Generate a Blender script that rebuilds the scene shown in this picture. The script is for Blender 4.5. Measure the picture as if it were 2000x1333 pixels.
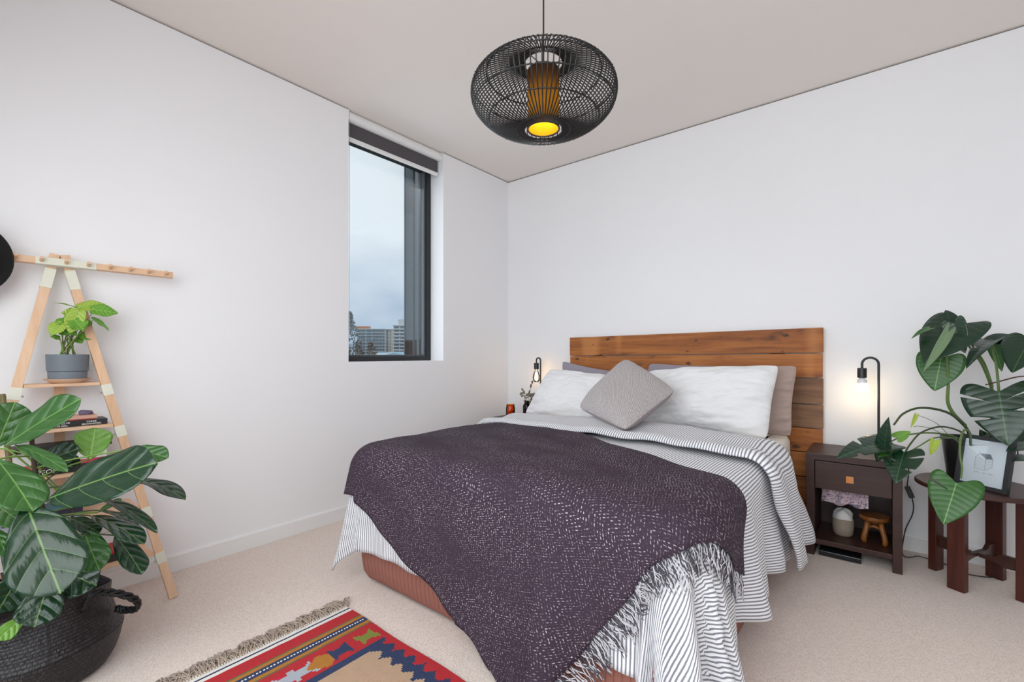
import bpy, bmesh, math, random
import numpy as np
from mathutils import Vector, Matrix, noise
random.seed(7)
for o in list(bpy.data.objects): bpy.data.objects.remove(o)
scene = bpy.context.scene
COL = scene.collection
PI = math.pi

# ------------------------------------------------------------------ camera
H = 2.70                       # ceiling height
YAW = math.radians(38.886)
CAM = Vector((2.7345, -3.3331, 1.0778))
FOC, HZ, CXP = 894.0, 692.0, 1000.0
cam = bpy.data.cameras.new('camera'); cam.sensor_width = 36; cam.lens = FOC / 2000 * 36
cam.shift_y = (HZ - 666.5) / 2000; cam.clip_start = .05; cam.clip_end = 3000
camo = bpy.data.objects.new('camera', cam); COL.objects.link(camo)
camo.location = CAM; camo.rotation_euler = (PI / 2, 0, YAW); scene.camera = camo
FW = Vector((-math.sin(YAW), math.cos(YAW), 0)); RT = Vector((math.cos(YAW), math.sin(YAW), 0))
def ray(px, py): return FW + RT * ((px - CXP) / FOC) + Vector((0, 0, (HZ - py) / FOC))
def P(px, py, d): return CAM + ray(px, py) * d          # a point at real distance d in front of the camera
def onx(px, py, x): r = ray(px, py); return CAM + r * ((x - CAM.x) / r.x)
def ony(px, py, y): r = ray(px, py); return CAM + r * ((y - CAM.y) / r.y)
def onz(px, py, z): r = ray(px, py); return CAM + r * ((z - CAM.z) / r.z)

# ------------------------------------------------------------------ view, sky, daylight
scene.view_settings.view_transform = 'Standard'; scene.view_settings.look = 'None'
scene.view_settings.gamma = 1; scene.view_settings.use_curve_mapping = False
scene.view_settings.exposure = 0.25
try: scene.cycles.diffuse_bounces = 8; scene.cycles.max_bounces = 14; scene.cycles.transparent_max_bounces = 16
except Exception: pass
world = bpy.data.worlds.new('sky'); scene.world = world; world.use_nodes = True
wn = world.node_tree; wn.nodes.clear()
def wnode(t, **k):
    n = wn.nodes.new(t)
    for a, b in k.items(): setattr(n, a, b)
    return n
tc = wnode('ShaderNodeTexCoord'); mp = wnode('ShaderNodeMapping'); mp.inputs['Scale'].default_value = (1, 1, 2.2)
nz = wnode('ShaderNodeTexNoise'); nz.inputs['Scale'].default_value = 4.0; nz.inputs['Detail'].default_value = 5; nz.inputs['Roughness'].default_value = .55
sx = wnode('ShaderNodeSeparateXYZ'); ad = wnode('ShaderNodeMath', operation='MULTIPLY_ADD'); ad.inputs[1].default_value = .34; ad.inputs[2].default_value = -.17
sm = wnode('ShaderNodeMath', operation='ADD')
rp = wnode('ShaderNodeValToRGB')          # overcast sky: bluish towards the horizon, paler above
rp.color_ramp.elements[0].position = .02; rp.color_ramp.elements[0].color = (.37, .49, .64, 1)
rp.color_ramp.elements[1].position = .27; rp.color_ramp.elements[1].color = (.80, .87, .93, 1)
bg = wnode('ShaderNodeBackground'); bg.inputs['Strength'].default_value = .88
wo = wnode('ShaderNodeOutputWorld')
wn.links.new(tc.outputs['Generated'], mp.inputs['Vector']); wn.links.new(mp.outputs[0], nz.inputs['Vector']); wn.links.new(tc.outputs['Generated'], sx.inputs[0])
wn.links.new(nz.outputs['Fac'], ad.inputs[0]); wn.links.new(ad.outputs[0], sm.inputs[0]); wn.links.new(sx.outputs[2], sm.inputs[1])
wn.links.new(sm.outputs[0], rp.inputs[0]); wn.links.new(rp.outputs[0], bg.inputs['Color']); wn.links.new(bg.outputs[0], wo.inputs[0])

def area(name, loc, rot, sx, sy, power, col):
    l = bpy.data.lights.new(name, 'AREA'); l.shape = 'RECTANGLE'; l.size = sx; l.size_y = sy; l.energy = power; l.color = col
    o = bpy.data.objects.new(name, l); COL.objects.link(o); o.location = loc; o.rotation_euler = rot; return o
# added fill light at invented doors behind the camera; daylight through the bedroom window
area('rear_fill_light', (2.15, -4.05, 1.42), (math.radians(57), 0, 0), 2.5, 2.3, 64, (.935, .975, 1))
area('window_daylight', (-.19, -1.24, 1.75), (0, -PI / 2, 0), 1.35, .72, 6, (.85, .93, 1))

# ------------------------------------------------------------------ helpers
WL = {}
def wloc(o): return WL.get(o.name, Vector((0, 0, 0))) if o else Vector((0, 0, 0))
def tag(o, label=None, cat=None, group=None, kind=None):
    if label: o['label'] = label
    if cat: o['category'] = cat
    if group: o['group'] = group
    if kind: o['kind'] = kind
    return o
def thing(name, loc, label, cat, group=None, kind=None):
    o = bpy.data.objects.new(name, None); o.empty_display_size = .05; COL.objects.link(o)
    o.location = loc; WL[o.name] = Vector(loc); return tag(o, label, cat, group, kind)
class MB:
    def __init__(s): s.v = []; s.f = []; s.uv = []; s.m = []
    def add(s, vs, fs, uvs=None, mi=0):
        b = len(s.v); s.v += [Vector(v) for v in vs]; s.f += [tuple(i + b for i in f) for f in fs]
        s.uv += list(uvs) if uvs else [(0, 0)] * len(vs); s.m += [mi] * len(fs)
    def box(s, x0, x1, y0, y1, z0, z1, bev=0, mi=0):
        s.obox(Vector(((x0 + x1) / 2, (y0 + y1) / 2, (z0 + z1) / 2)), Vector(((x1 - x0) / 2, 0, 0)), Vector((0, (y1 - y0) / 2, 0)), Vector((0, 0, (z1 - z0) / 2)), bev, mi)
    def obox(s, c, ax, ay, az, bev=0, mi=0):
        c, ax, ay, az = Vector(c), Vector(ax), Vector(ay), Vector(az)
        if not bev:
            vs = [c + ax * i + ay * j + az * k for i in (-1, 1) for j in (-1, 1) for k in (-1, 1)]
            s.add(vs, [(0, 1, 3, 2), (4, 6, 7, 5), (0, 4, 5, 1), (2, 3, 7, 6), (0, 2, 6, 4), (1, 5, 7, 3)], None, mi); return
        L = (ax.length, ay.length, az.length); b = min(bev, min(L) * .9)
        bm = bmesh.new(); bmesh.ops.create_cube(bm, size=2)
        for v in bm.verts: v.co = Vector((v.co.x * L[0], v.co.y * L[1], v.co.z * L[2]))
        bmesh.ops.bevel(bm, geom=bm.edges[:], offset=b, segments=2, profile=.6, affect='EDGES')
        M = [ax.normalized(), ay.normalized(), az.normalized()]; bm.verts.index_update()
        s.add([c + M[0] * v.co.x + M[1] * v.co.y + M[2] * v.co.z for v in bm.verts], [[v.index for v in f.verts] for f in bm.faces], None, mi); bm.free()
    def tube(s, pts, r, n=8, cap=True, mi=0, closed=False):
        pts = [Vector(p) for p in pts]; m = len(pts); rs = r if hasattr(r, '__len__') else [r] * m
        vs = []; up = None
        for i, p in enumerate(pts):
            if closed: t = pts[(i + 1) % m] - pts[i - 1]
            else: t = pts[min(i + 1, m - 1)] - pts[max(i - 1, 0)]
            t = t.normalized() if t.length > 1e-9 else Vector((0, 0, 1))
            if up is None: up = t.orthogonal().normalized()
            up = (up - t * up.dot(t)); up = up.normalized() if up.length > 1e-6 else t.orthogonal().normalized()
            w = t.cross(up)
            vs += [p + (up * math.cos(2 * PI * k / n) + w * math.sin(2 * PI * k / n)) * rs[i] for k in range(n)]
        fs = []
        for i in range(m if closed else m - 1):
            j = (i + 1) % m
            fs += [(i * n + k, i * n + (k + 1) % n, j * n + (k + 1) % n, j * n + k) for k in range(n)]
        if cap and not closed: fs += [tuple(range(n))[::-1], tuple((m - 1) * n + k for k in range(n))]
        s.add(vs, fs, None, mi)
    def lathe(s, prof, c=(0, 0, 0), n=32, mi=0, warp=None):
        c = Vector(c); vs = []; fs = []
        for (r, z) in prof:
            for k in range(n):
                a = 2 * PI * k / n; rr, zz = (r, z) if not warp else warp(r, z, a)
                vs.append(c + Vector((rr * math.cos(a), rr * math.sin(a), zz)))
        for i in range(len(prof) - 1):
            fs += [(i * n + k, i * n + (k + 1) % n, (i + 1) * n + (k + 1) % n, (i + 1) * n + k) for k in range(n)]
        if prof[0][0] > 1e-6: fs.append(tuple(range(n))[::-1])
        if prof[-1][0] > 1e-6: fs.append(tuple((len(prof) - 1) * n + k for k in range(n)))
        s.add(vs, fs, [(k / n, i) for i in range(len(prof)) for k in range(n)], mi)
    def grid(s, pts, uvs=None, mi=0, closed=False):
        nr, nc = len(pts), len(pts[0]); fs = []
        for i in range(nr - 1):
            for j in range(nc if closed else nc - 1):
                k = (j + 1) % nc; fs.append((i * nc + j, i * nc + k, (i + 1) * nc + k, (i + 1) * nc + j))
        s.add([p for r in pts for p in r], fs, [u for r in uvs for u in r] if uvs else None, mi)
    def prism(s, poly, o, ax, ay, az, mi=0):
        """polygon poly (a,b) in plane ax,ay at o, thickness vector az"""
        o, ax, ay, az = Vector(o), Vector(ax), Vector(ay), Vector(az); n = len(poly)
        vs = [o + ax * a + ay * b for a, b in poly] + [o + ax * a + ay * b + az for a, b in poly]
        s.add(vs, [tuple(range(n))[::-1], tuple(range(n, 2 * n))] + [(i, (i + 1) % n, n + (i + 1) % n, n + i) for i in range(n)], None, mi)
    def build(s, name, mat, parent=None, smooth=False, solid=0, subsurf=0, origin=None, auto=None):
        v = np.array([tuple(p) for p in s.v]); lo, hi = v.min(0), v.max(0)
        org = Vector(origin) if origin is not None else Vector(((lo[0] + hi[0]) / 2, (lo[1] + hi[1]) / 2, lo[2]))
        me = bpy.data.meshes.new(name); me.from_pydata([tuple(p - org) for p in s.v], [], s.f)
        mats = mat if isinstance(mat, (list, tuple)) else [mat]
        for m_ in mats: me.materials.append(m_)
        if len(mats) > 1: me.polygons.foreach_set('material_index', s.m)
        if any(u != (0, 0) for u in s.uv):
            ul = me.uv_layers.new(name='UVMap'); li = np.zeros(len(me.loops), dtype=np.int32); me.loops.foreach_get('vertex_index', li)
            ul.data.foreach_set('uv', np.array(s.uv, dtype=np.float32)[li].ravel())
        bm = bmesh.new(); bm.from_mesh(me)
        if not solid: bmesh.ops.recalc_face_normals(bm, faces=bm.faces[:])
        bm.to_mesh(me); bm.free()
        if smooth: me.polygons.foreach_set('use_smooth', [True] * len(me.polygons))
        if auto: me.set_sharp_from_angle(angle=auto)
        me.update()
        o = bpy.data.objects.new(name, me); COL.objects.link(o); WL[o.name] = org
        if parent: o.parent = parent; o.location = org - wloc(parent)
        else: o.location = org
        if solid: md = o.modifiers.new('thickness', 'SOLIDIFY'); md.thickness = solid; md.offset = -1
        if subsurf: md = o.modifiers.new('smooth', 'SUBSURF'); md.levels = subsurf; md.render_levels = subsurf
        return o
AUTO = math.radians(40)
def dup(o, dloc, parent=None):
    c = o.copy(); COL.objects.link(c); WL[c.name] = wloc(o) + Vector(dloc); c.parent = parent
    c.location = WL[c.name] - wloc(parent); return c
def arc(p0, p1, p2, n=10):
    p0, p1, p2 = Vector(p0), Vector(p1), Vector(p2)
    return [p0 * (1 - t) ** 2 + p1 * 2 * t * (1 - t) + p2 * t * t for t in [i / n for i in range(n + 1)]]
def spline(pts, n=6):
    pts = [Vector(p) for p in pts]; q = [pts[0] * 2 - pts[1]] + pts + [pts[-1] * 2 - pts[-2]]; out = []
    for i in range(1, len(q) - 2):
        a, b, c, d = q[i - 1], q[i], q[i + 1], q[i + 2]
        for k in range(n):
            t = k / n
            out.append(.5 * ((2 * b) + (c - a) * t + (2 * a - 5 * b + 4 * c - d) * t * t + (-a + 3 * b - 3 * c + d) * t ** 3))
    return out + [pts[-1]]
def nz3(x, y, z=0.0): return noise.noise(Vector((x, y, z)))
def lettering(txt, size, origin, ax, ay, mat, parent, name='lettering', depth=.0006, spacing=1.0):
    cu = bpy.data.curves.new(name, 'FONT'); cu.body = txt; cu.size = size; cu.extrude = depth; cu.align_x = 'CENTER'; cu.align_y = 'CENTER'; cu.space_character = spacing
    t = bpy.data.objects.new('tmp', cu); COL.objects.link(t)
    bpy.context.view_layer.update()
    me = bpy.data.meshes.new_from_object(t.evaluated_get(bpy.context.evaluated_depsgraph_get())); bpy.data.objects.remove(t)
    ax, ay = Vector(ax).normalized(), Vector(ay).normalized(); az = ax.cross(ay); org = Vector(origin)
    for v in me.vertices: v.co = ax * v.co.x + ay * v.co.y + az * v.co.z
    me.materials.clear(); me.materials.append(mat); me.name = name
    o = bpy.data.objects.new(name, me); COL.objects.link(o); WL[o.name] = org
    if parent: o.parent = parent
    o.location = org - wloc(parent); return o

# ------------------------------------------------------------------ materials
class MT:
    def __init__(s, name):
        s.m = bpy.data.materials.new(name); s.m.use_nodes = True; s.t = s.m.node_tree
        s.b = s.t.nodes['Principled BSDF']; s.out = s.t.nodes['Material Output']
    def n(s, t, ins=None, **k):
        nd = s.t.nodes.new(t)
        for a, b in k.items(): setattr(nd, a, b)
        for a, b in (ins or {}).items(): s.set(nd.inputs[a], b)
        return nd
    def set(s, sock, v):
        if isinstance(v, bpy.types.NodeSocket): s.t.links.new(v, sock)
        else: sock.default_value = v
    def ma(s, op, a, b=0.0, c=None):
        nd = s.n('ShaderNodeMath', {0: a, 1: b}, operation=op)
        if c is not None: s.set(nd.inputs[2], c)
        return nd.outputs[0]
    def mix(s, f, a, b):
        nd = s.n('ShaderNodeMix', data_type='RGBA'); s.set(nd.inputs[0], f)
        s.set(nd.inputs[6], a if isinstance(a, bpy.types.NodeSocket) else (*a, 1)); s.set(nd.inputs[7], b if isinstance(b, bpy.types.NodeSocket) else (*b, 1))
        return nd.outputs[2]
    def ramp(s, f, stops):
        nd = s.n('ShaderNodeValToRGB', {0: f}); cr = nd.color_ramp
        while len(cr.elements) < len(stops): cr.elements.new(.5)
        for e, (p, c) in zip(cr.elements, stops): e.position = p; e.color = (*c, 1) if hasattr(c, '__len__') else (c, c, c, 1)
        return nd.outputs[0]
    def obj(s, scale=(1, 1, 1), rnd=True, rot=(0, 0, 0)):
        tcn = s.n('ShaderNodeTexCoord'); mpn = s.n('ShaderNodeMapping', {0: tcn.outputs['Object'], 'Scale': scale, 'Rotation': rot})
        if rnd:
            oi = s.n('ShaderNodeObjectInfo'); s.set(mpn.inputs['Location'], s.n('ShaderNodeCombineXYZ', {0: s.ma('MULTIPLY', oi.outputs['Random'], 17.0), 1: s.ma('MULTIPLY', oi.outputs['Random'], 31.0), 2: s.ma('MULTIPLY', oi.outputs['Random'], 11.0)}).outputs[0])
        return mpn.outputs[0]
    def uv(s):
        u = s.n('ShaderNodeUVMap'); x = s.n('ShaderNodeSeparateXYZ', {0: u.outputs[0]}); return x.outputs[0], x.outputs[1], u.outputs[0]
    def noise(s, vec, scale, detail=3, rough=.55, dist=0): return s.n('ShaderNodeTexNoise', {'Vector': vec, 'Scale': scale, 'Detail': detail, 'Roughness': rough, 'Distortion': dist}).outputs['Fac']
    def col(s, c): s.set(s.b.inputs['Base Color'], c if isinstance(c, bpy.types.NodeSocket) else (*c, 1)); return s
    def rough(s, r): s.set(s.b.inputs['Roughness'], r); return s
    def bump(s, h, st=.3, dist=.01):
        b = s.n('ShaderNodeBump', {'Height': h, 'Strength': st, 'Distance': dist}); s.set(s.b.inputs['Normal'], b.outputs[0]); return s
    def p(s, **k):
        for a, b in k.items(): s.set(s.b.inputs[a.replace('_', ' ')], b)
        return s
def plain(name, c, r=.5, metal=0, var=.12, scale=20, bump=0, **k):
    m = MT(name); v = m.obj(); f = m.noise(v, scale)
    m.col(m.mix(f, [x * (1 - var) for x in c], [min(1, x * (1 + var)) for x in c])).rough(r); m.p(Metallic=metal, **k)
    if bump: m.bump(m.noise(v, scale * 6, 2), bump, .004)
    return m.m
def wood(name, stops, axis='x', grain=22, r=.45, rings=3.0, spots=None, bump=.15):
    m = MT(name); sc = {'x': (.06, 1, 1), 'y': (1, .06, 1), 'z': (1, 1, .06)}[axis]
    v = m.obj(sc); n1 = m.noise(v, grain, 5, .6, .6); n2 = m.noise(v, rings, 3, .5, 1.0); n3 = m.noise(v, grain * 5, 2)
    f = m.ma('ADD', m.ma('MULTIPLY', n1, .5), m.ma('ADD', m.ma('MULTIPLY', n2, .35), m.ma('MULTIPLY', n3, .15)))
    c = m.ramp(f, stops)
    if spots:
        v2 = m.obj((.35, 1, 1) if axis == 'x' else (1, 1, .35)); sp = m.ramp(m.noise(v2, spots, 4, .6), [(.62, 0.0), (.74, 1.0)])
        c = m.mix(m.ma('MULTIPLY', sp, .75), c, [x * .25 for x in stops[0][1]])
    if spots:
        v3 = m.obj((1, .02, .12)); pa = m.ramp(m.noise(v3, 5.5, 1, .4), [(.58, 0.0), (.72, 1.0)]); c = m.mix(m.ma('MULTIPLY', pa, .32), c, [min(1, x * 1.35 + .03) for x in stops[-1][1]])
        v4 = m.obj((.55, 1, 1)); kn = m.ramp(m.noise(v4, 22, 2, .5), [(.66, 0.0), (.72, 1.0)]); c = m.mix(m.ma('MULTIPLY', kn, .8), c, (.012, .006, .004))
    m.col(c).rough(r); m.bump(f, bump, .003); return m.m
def fabric(name, c, scale=600, r=.95, var=.15, bump=.25, wr=0):
    m = MT(name); v = m.obj(rnd=False); f = m.noise(v, scale, 2)
    m.col(m.mix(f, [x * (1 - var) for x in c], [min(1, x * (1 + var)) for x in c])).rough(r); m.p(Sheen_Weight=.15)
    h = f
    if wr: h = m.ma('ADD', m.ma('MULTIPLY', f, .04), m.ma('MULTIPLY', m.noise(m.n('ShaderNodeMapping', {0: v, 'Rotation': (.3, .6, 0), 'Scale': (.7, 1, 1.6)}).outputs[0], wr, 4, .55, 1.6), 1.0))
    m.bump(h, bump, .03 if wr else .002); return m.m

m_wall = plain('wall_paint', (.855, .855, .87), .75, var=.012, scale=3, bump=.02)
m_ceil = plain('ceiling_paint', (.82, .765, .725), .85, var=.012, scale=3)
m_trim = plain('skirting_gloss', (.83, .83, .83), .35, var=.01)
m_gap = plain('shadow_gap', (.18, .165, .155), .9, var=.02)
m_white = plain('white_metal', (.8, .8, .79), .4, var=.02)
m_black = plain('black_metal', (.012, .012, .013), .38, var=.2)
m_frameblk = plain('window_frame_black', (.014, .016, .02), .4, var=.1)
m_fin = plain('grey_cladding', (.15, .175, .195), .5, var=.12, scale=4)
m_finbrown = plain('brown_reflection', (.035, .028, .026), .5, var=.25, scale=12)
m_cream = plain('cream_bracket', (.70, .70, .59), .45, var=.03)
m_leather = plain('tan_leather', (.62, .23, .06), .5, var=.15, bump=.2)
m_steel = plain('steel', (.5, .5, .5), .3, metal=1)
def carpet():
    m = MT('carpet'); v = m.obj(rnd=False); f1 = m.noise(v, 170, 3, .7); f2 = m.noise(v, 2.2, 3); f3 = m.noise(v, 420, 2, .7)
    c = m.ramp(m.ma('ADD', m.ma('MULTIPLY', f1, .6), m.ma('MULTIPLY', f3, .4)), [(.36, (.58, .47, .41)), (.5, (.80, .675, .605)), (.64, (.92, .82, .75))])
    m.col(m.mix(m.ma('MULTIPLY', f2, .28), c, (.70, .58, .51))).rough(1); m.p(Sheen_Weight=.25); m.bump(m.ma('ADD', f1, f3), .55, .006); return m.m
m_carpet = carpet()
m_beech = wood('beech', [(.3, (.60, .36, .21)), (.5, (.72, .47, .30)), (.7, (.79, .56, .39))], 'z', 30, .45)
m_beechx = wood('beech_crosswise', [(.3, (.60, .36, .21)), (.5, (.72, .47, .30)), (.7, (.79, .56, .39))], 'y', 30, .45)
m_plank = wood('reclaimed_pine', [(.30, (.085, .021, .004)), (.43, (.27, .080, .014)), (.55, (.40, .135, .026)), (.70, (.55, .23, .06))], 'x', 26, .62, 3.5, 7, .3)
m_plankdk = wood('weathered_pine', [(.28, (.05, .022, .01)), (.45, (.15, .068, .03)), (.6, (.24, .12, .058)), (.75, (.36, .21, .11))], 'x', 26, .6, 3.5, 6, .4)
m_wenge = wood('dark_stained_wood', [(.3, (.022, .0080, .0058)), (.5, (.042, .016, .0115)), (.7, (.062, .026, .019))], 'x', 55, .42, 4, None, .12)
m_mahog = wood('mahogany', [(.3, (.028, .006, .004)), (.5, (.060, .012, .007)), (.7, (.10, .024, .012))], 'z', 30, .38, 4, None, .1)
m_mahogtop = wood('mahogany_top', [(.3, (.028, .010, .007)), (.5, (.055, .019, .013)), (.7, (.085, .034, .024))], 'x', 30, .36, 4, None, .1)
def glass(name, tint=(1, 1, 1), refl=.6):
    m = MT(name); m.t.nodes.remove(m.b)
    tr = m.n('ShaderNodeBsdfTransparent', {0: (*tint, 1)}); gl = m.n('ShaderNodeBsdfGlossy', {'Roughness': .02}); fr = m.n('ShaderNodeFresnel', {0: 1.45})
    mx = m.n('ShaderNodeMixShader', {0: m.ma('MULTIPLY', fr.outputs[0], refl), 1: tr.outputs[0], 2: gl.outputs[0]})
    m.t.links.new(mx.outputs[0], m.out.inputs[0]); return m.m
m_glass = glass('window_glass', (.97, .985, .99)); m_bulbglass = glass('bulb_glass', (.99, .96, .92), 1.0)
m_amber = glass('amber_glass', (.93, .52, .10), 1.0); m_amberdk = glass('brown_glass', (.22, .06, .012), 1.0)
def emit(name, c, st):
    m = MT(name); m.p(Base_Color=(*c, 1), Emission_Color=(*c, 1), Emission_Strength=st); return m.m

# ------------------------------------------------------------------ room shell
RX, FY = 3.62, -4.08           # right wall, front wall
def shell(name, mat, *boxes, parent=None):
    b = MB()
    for q in boxes: b.box(*q)
    return tag(b.build(name, mat, parent), kind='structure')
shell('floor', m_carpet, (-.25, RX + .15, FY - .15, .15, -.08, 0))['label'] = 'beige short pile carpet covering the bedroom floor'
shell('ceiling', m_ceil, (-.225, RX + .15, FY - .15, .15, H, H + .1))['label'] = 'flat pale warm grey painted ceiling'
WY0, WY1, WZ0 = -1.66, -.82, 1.025        # window opening
ZG = H - .009
shell('wall_left', m_wall, (-.22, 0, FY, WY0, 0, ZG), (-.22, 0, WY1, .15, 0, ZG), (-.22, 0, WY0, WY1, 0, WZ0))['label'] = 'white painted wall with the tall narrow window'
shell('wall_back', m_wall, (0, RX, 0, .15, 0, ZG))['label'] = 'white painted wall behind the plank headboard'
shell('wall_right', m_wall, (RX, RX + .15, FY, .15, 0, H))
shell('wall_front', m_wall, (-.22, .75, FY - .15, FY, 0, H), (3.55, RX + .15, FY - .15, FY, 0, H), (.75, 3.55, FY - .15, FY, 2.5, H))
shell('trim_1', m_gap, (-.22, -.012, FY, WY0, ZG, H), (-.22, -.012, WY1, .15, ZG, H))['label'] = 'dark shadow gap between window wall and ceiling'
shell('trim_2', m_gap, (-.012, RX, .012, .15, ZG, H))['label'] = 'dark shadow gap between headboard wall and ceiling'
def skirting(name, o, d, n, L):
    b = MB(); o, d, n = Vector(o), Vector(d), Vector(n)
    b.prism([(0, 0), (.014, 0), (.014, .076), (.010, .084), (0, .086)], o, n, Vector((0, 0, 1)), d * L); return tag(b.build(name, m_trim), kind='structure')
skirting('baseboard_left', (0, FY, 0), (0, 1, 0), (1, 0, 0), -FY)['label'] = 'white skirting board under the window wall'
skirting('baseboard_back', (.0145, 0, 0), (1, 0, 0), (0, -1, 0), RX - .0145)['label'] = 'white skirting board along the headboard wall'

# window: recessed black frame, pane, outside fin
win = thing('window_1', (-.19, (WY0 + WY1) / 2, WZ0), 'tall black framed fixed window beside the room corner', None, None, 'structure')
b = MB(); fx0, fx1 = -.215, -.15
b.box(fx0, fx1, WY0, WY0 + .04, WZ0, H - .001, .003); b.box(fx0, fx1, WY1 - .045, WY1, WZ0, H - .001, .003)
b.box(fx0, fx1, WY0 + .04, WY1 - .045, WZ0, WZ0 + .034, .003); b.box(fx0, fx1, WY0 + .04, WY1 - .045, 2.565, H - .001, .003)
b.build('window_frame', m_frameblk, win)
b = MB(); b.box(fx0 + .012, fx1 - .012, WY1 - .065, WY1 - .045, WZ0 + .034, 2.565, .002); b.box(fx0 + .012, fx1 - .012, WY0 + .04, WY1 - .065, WZ0 + .034, WZ0 + .047, .002)
b.build('glazing_bead', plain('grey_bead', (.07, .08, .09), .45), win)
b = MB(); b.box(-.186, -.182, WY0 + .04, WY1 - .045, WZ0 + .034, 2.565); b.build('pane', m_glass, win)
b = MB()
fy = WY1 - .02
b.box(-.46, -.222, fy, fy + .12, 1.20, H + .4); b.box(-.466, -.456, fy - .006, fy + .12, .9, H + .4)
b.box(-.345, -.335, fy - .012, fy, .9, H + .4); b.box(-.29, -.27, fy - .01, fy, .9, H + .4)
o = b.build('cladding_fin', m_fin, win)
b = MB(); b.box(-.456, -.222, fy, fy + .12, .9, 1.199); b.build('reflection_panel', m_finbrown, win)  # brownish reflection low on the fin, put in as solid colour
bal = thing('fill_doors', (1.75, FY - .1, 0), 'added glazed doors behind the viewer, framing the fill light', None, None, 'structure')  # unseen doors, added as an opening for the fill light
b = MB()
for x in (.75, 2.1, 3.5): b.box(x, x + .05, FY - .12, FY - .06, 0, 2.5, .004)
b.box(.8, 3.5, FY - .12, FY - .06, 0, .06); b.box(.8, 3.5, FY - .12, FY - .06, 2.44, 2.5); b.build('window_frame', m_frameblk, bal)
b = MB(); b.box(.8, 3.5, FY - .092, FY - .088, .06, 2.44); b.build('pane', m_glass, bal)

# roller blind
rb = thing('roller_blind', (-.04, (WY0 + WY1) / 2, 2.47), 'dark grey roller blind with white tube rolled up above the window', 'blind')
b = MB(); TZ, TX, TR = 2.664, -.036, .034
b.tube([(TX, WY0 + .012, TZ), (TX, WY1 - .004, TZ)], TR, 28); b.build('tube', m_white, rb, True, auto=AUTO)
b = MB(); b.box(TX - .012, TX - .0085, WY0 + .02, WY1 - .022, 2.535, TZ - .02)
b.build('blind_fabric', fabric('blind_fabric', (.075, .068, .075), 900, .9, .06, .1), rb)
b = MB(); b.box(TX - .018, TX - .003, WY0 + .018, WY1 - .02, 2.508, 2.537, .005); b.build('bottom_bar', m_white, rb)
for q in ((WY1 - .004, WY1 - .0005), (WY0 + .0005, WY0 + .01)):
    b = MB(); b.box(TX - .03, TX + .03, *q, TZ - .035, TZ + .0355, .001); b.build('bracket', m_white, rb)
b = MB()
b.tube([(TX + .026, WY0 + .012, TZ), (TX + .026, WY0 + .012, 1.2)], .0016, 6); b.tube([(TX - .024, WY0 + .012, TZ), (TX - .024, WY0 + .012, 1.2)], .0016, 6)
b.tube(arc((TX + .026, WY0 + .012, 1.2), (TX, WY0 + .012, 1.15), (TX - .024, WY0 + .012, 1.2), 6), .0016, 6)
b.build('pull_chain', m_steel, rb)
for nm, px, py, lab in (('wall_plug', 860, 302, 'small white wall plug near ceiling to the far side of window'),):
    c = onx(px, py, 0); b = MB(); b.tube([(0.0, c.y, c.z), (.006, c.y, c.z)], .006, 12); q = b.build(nm, m_white); tag(q, lab, 'wall plug')

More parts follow.
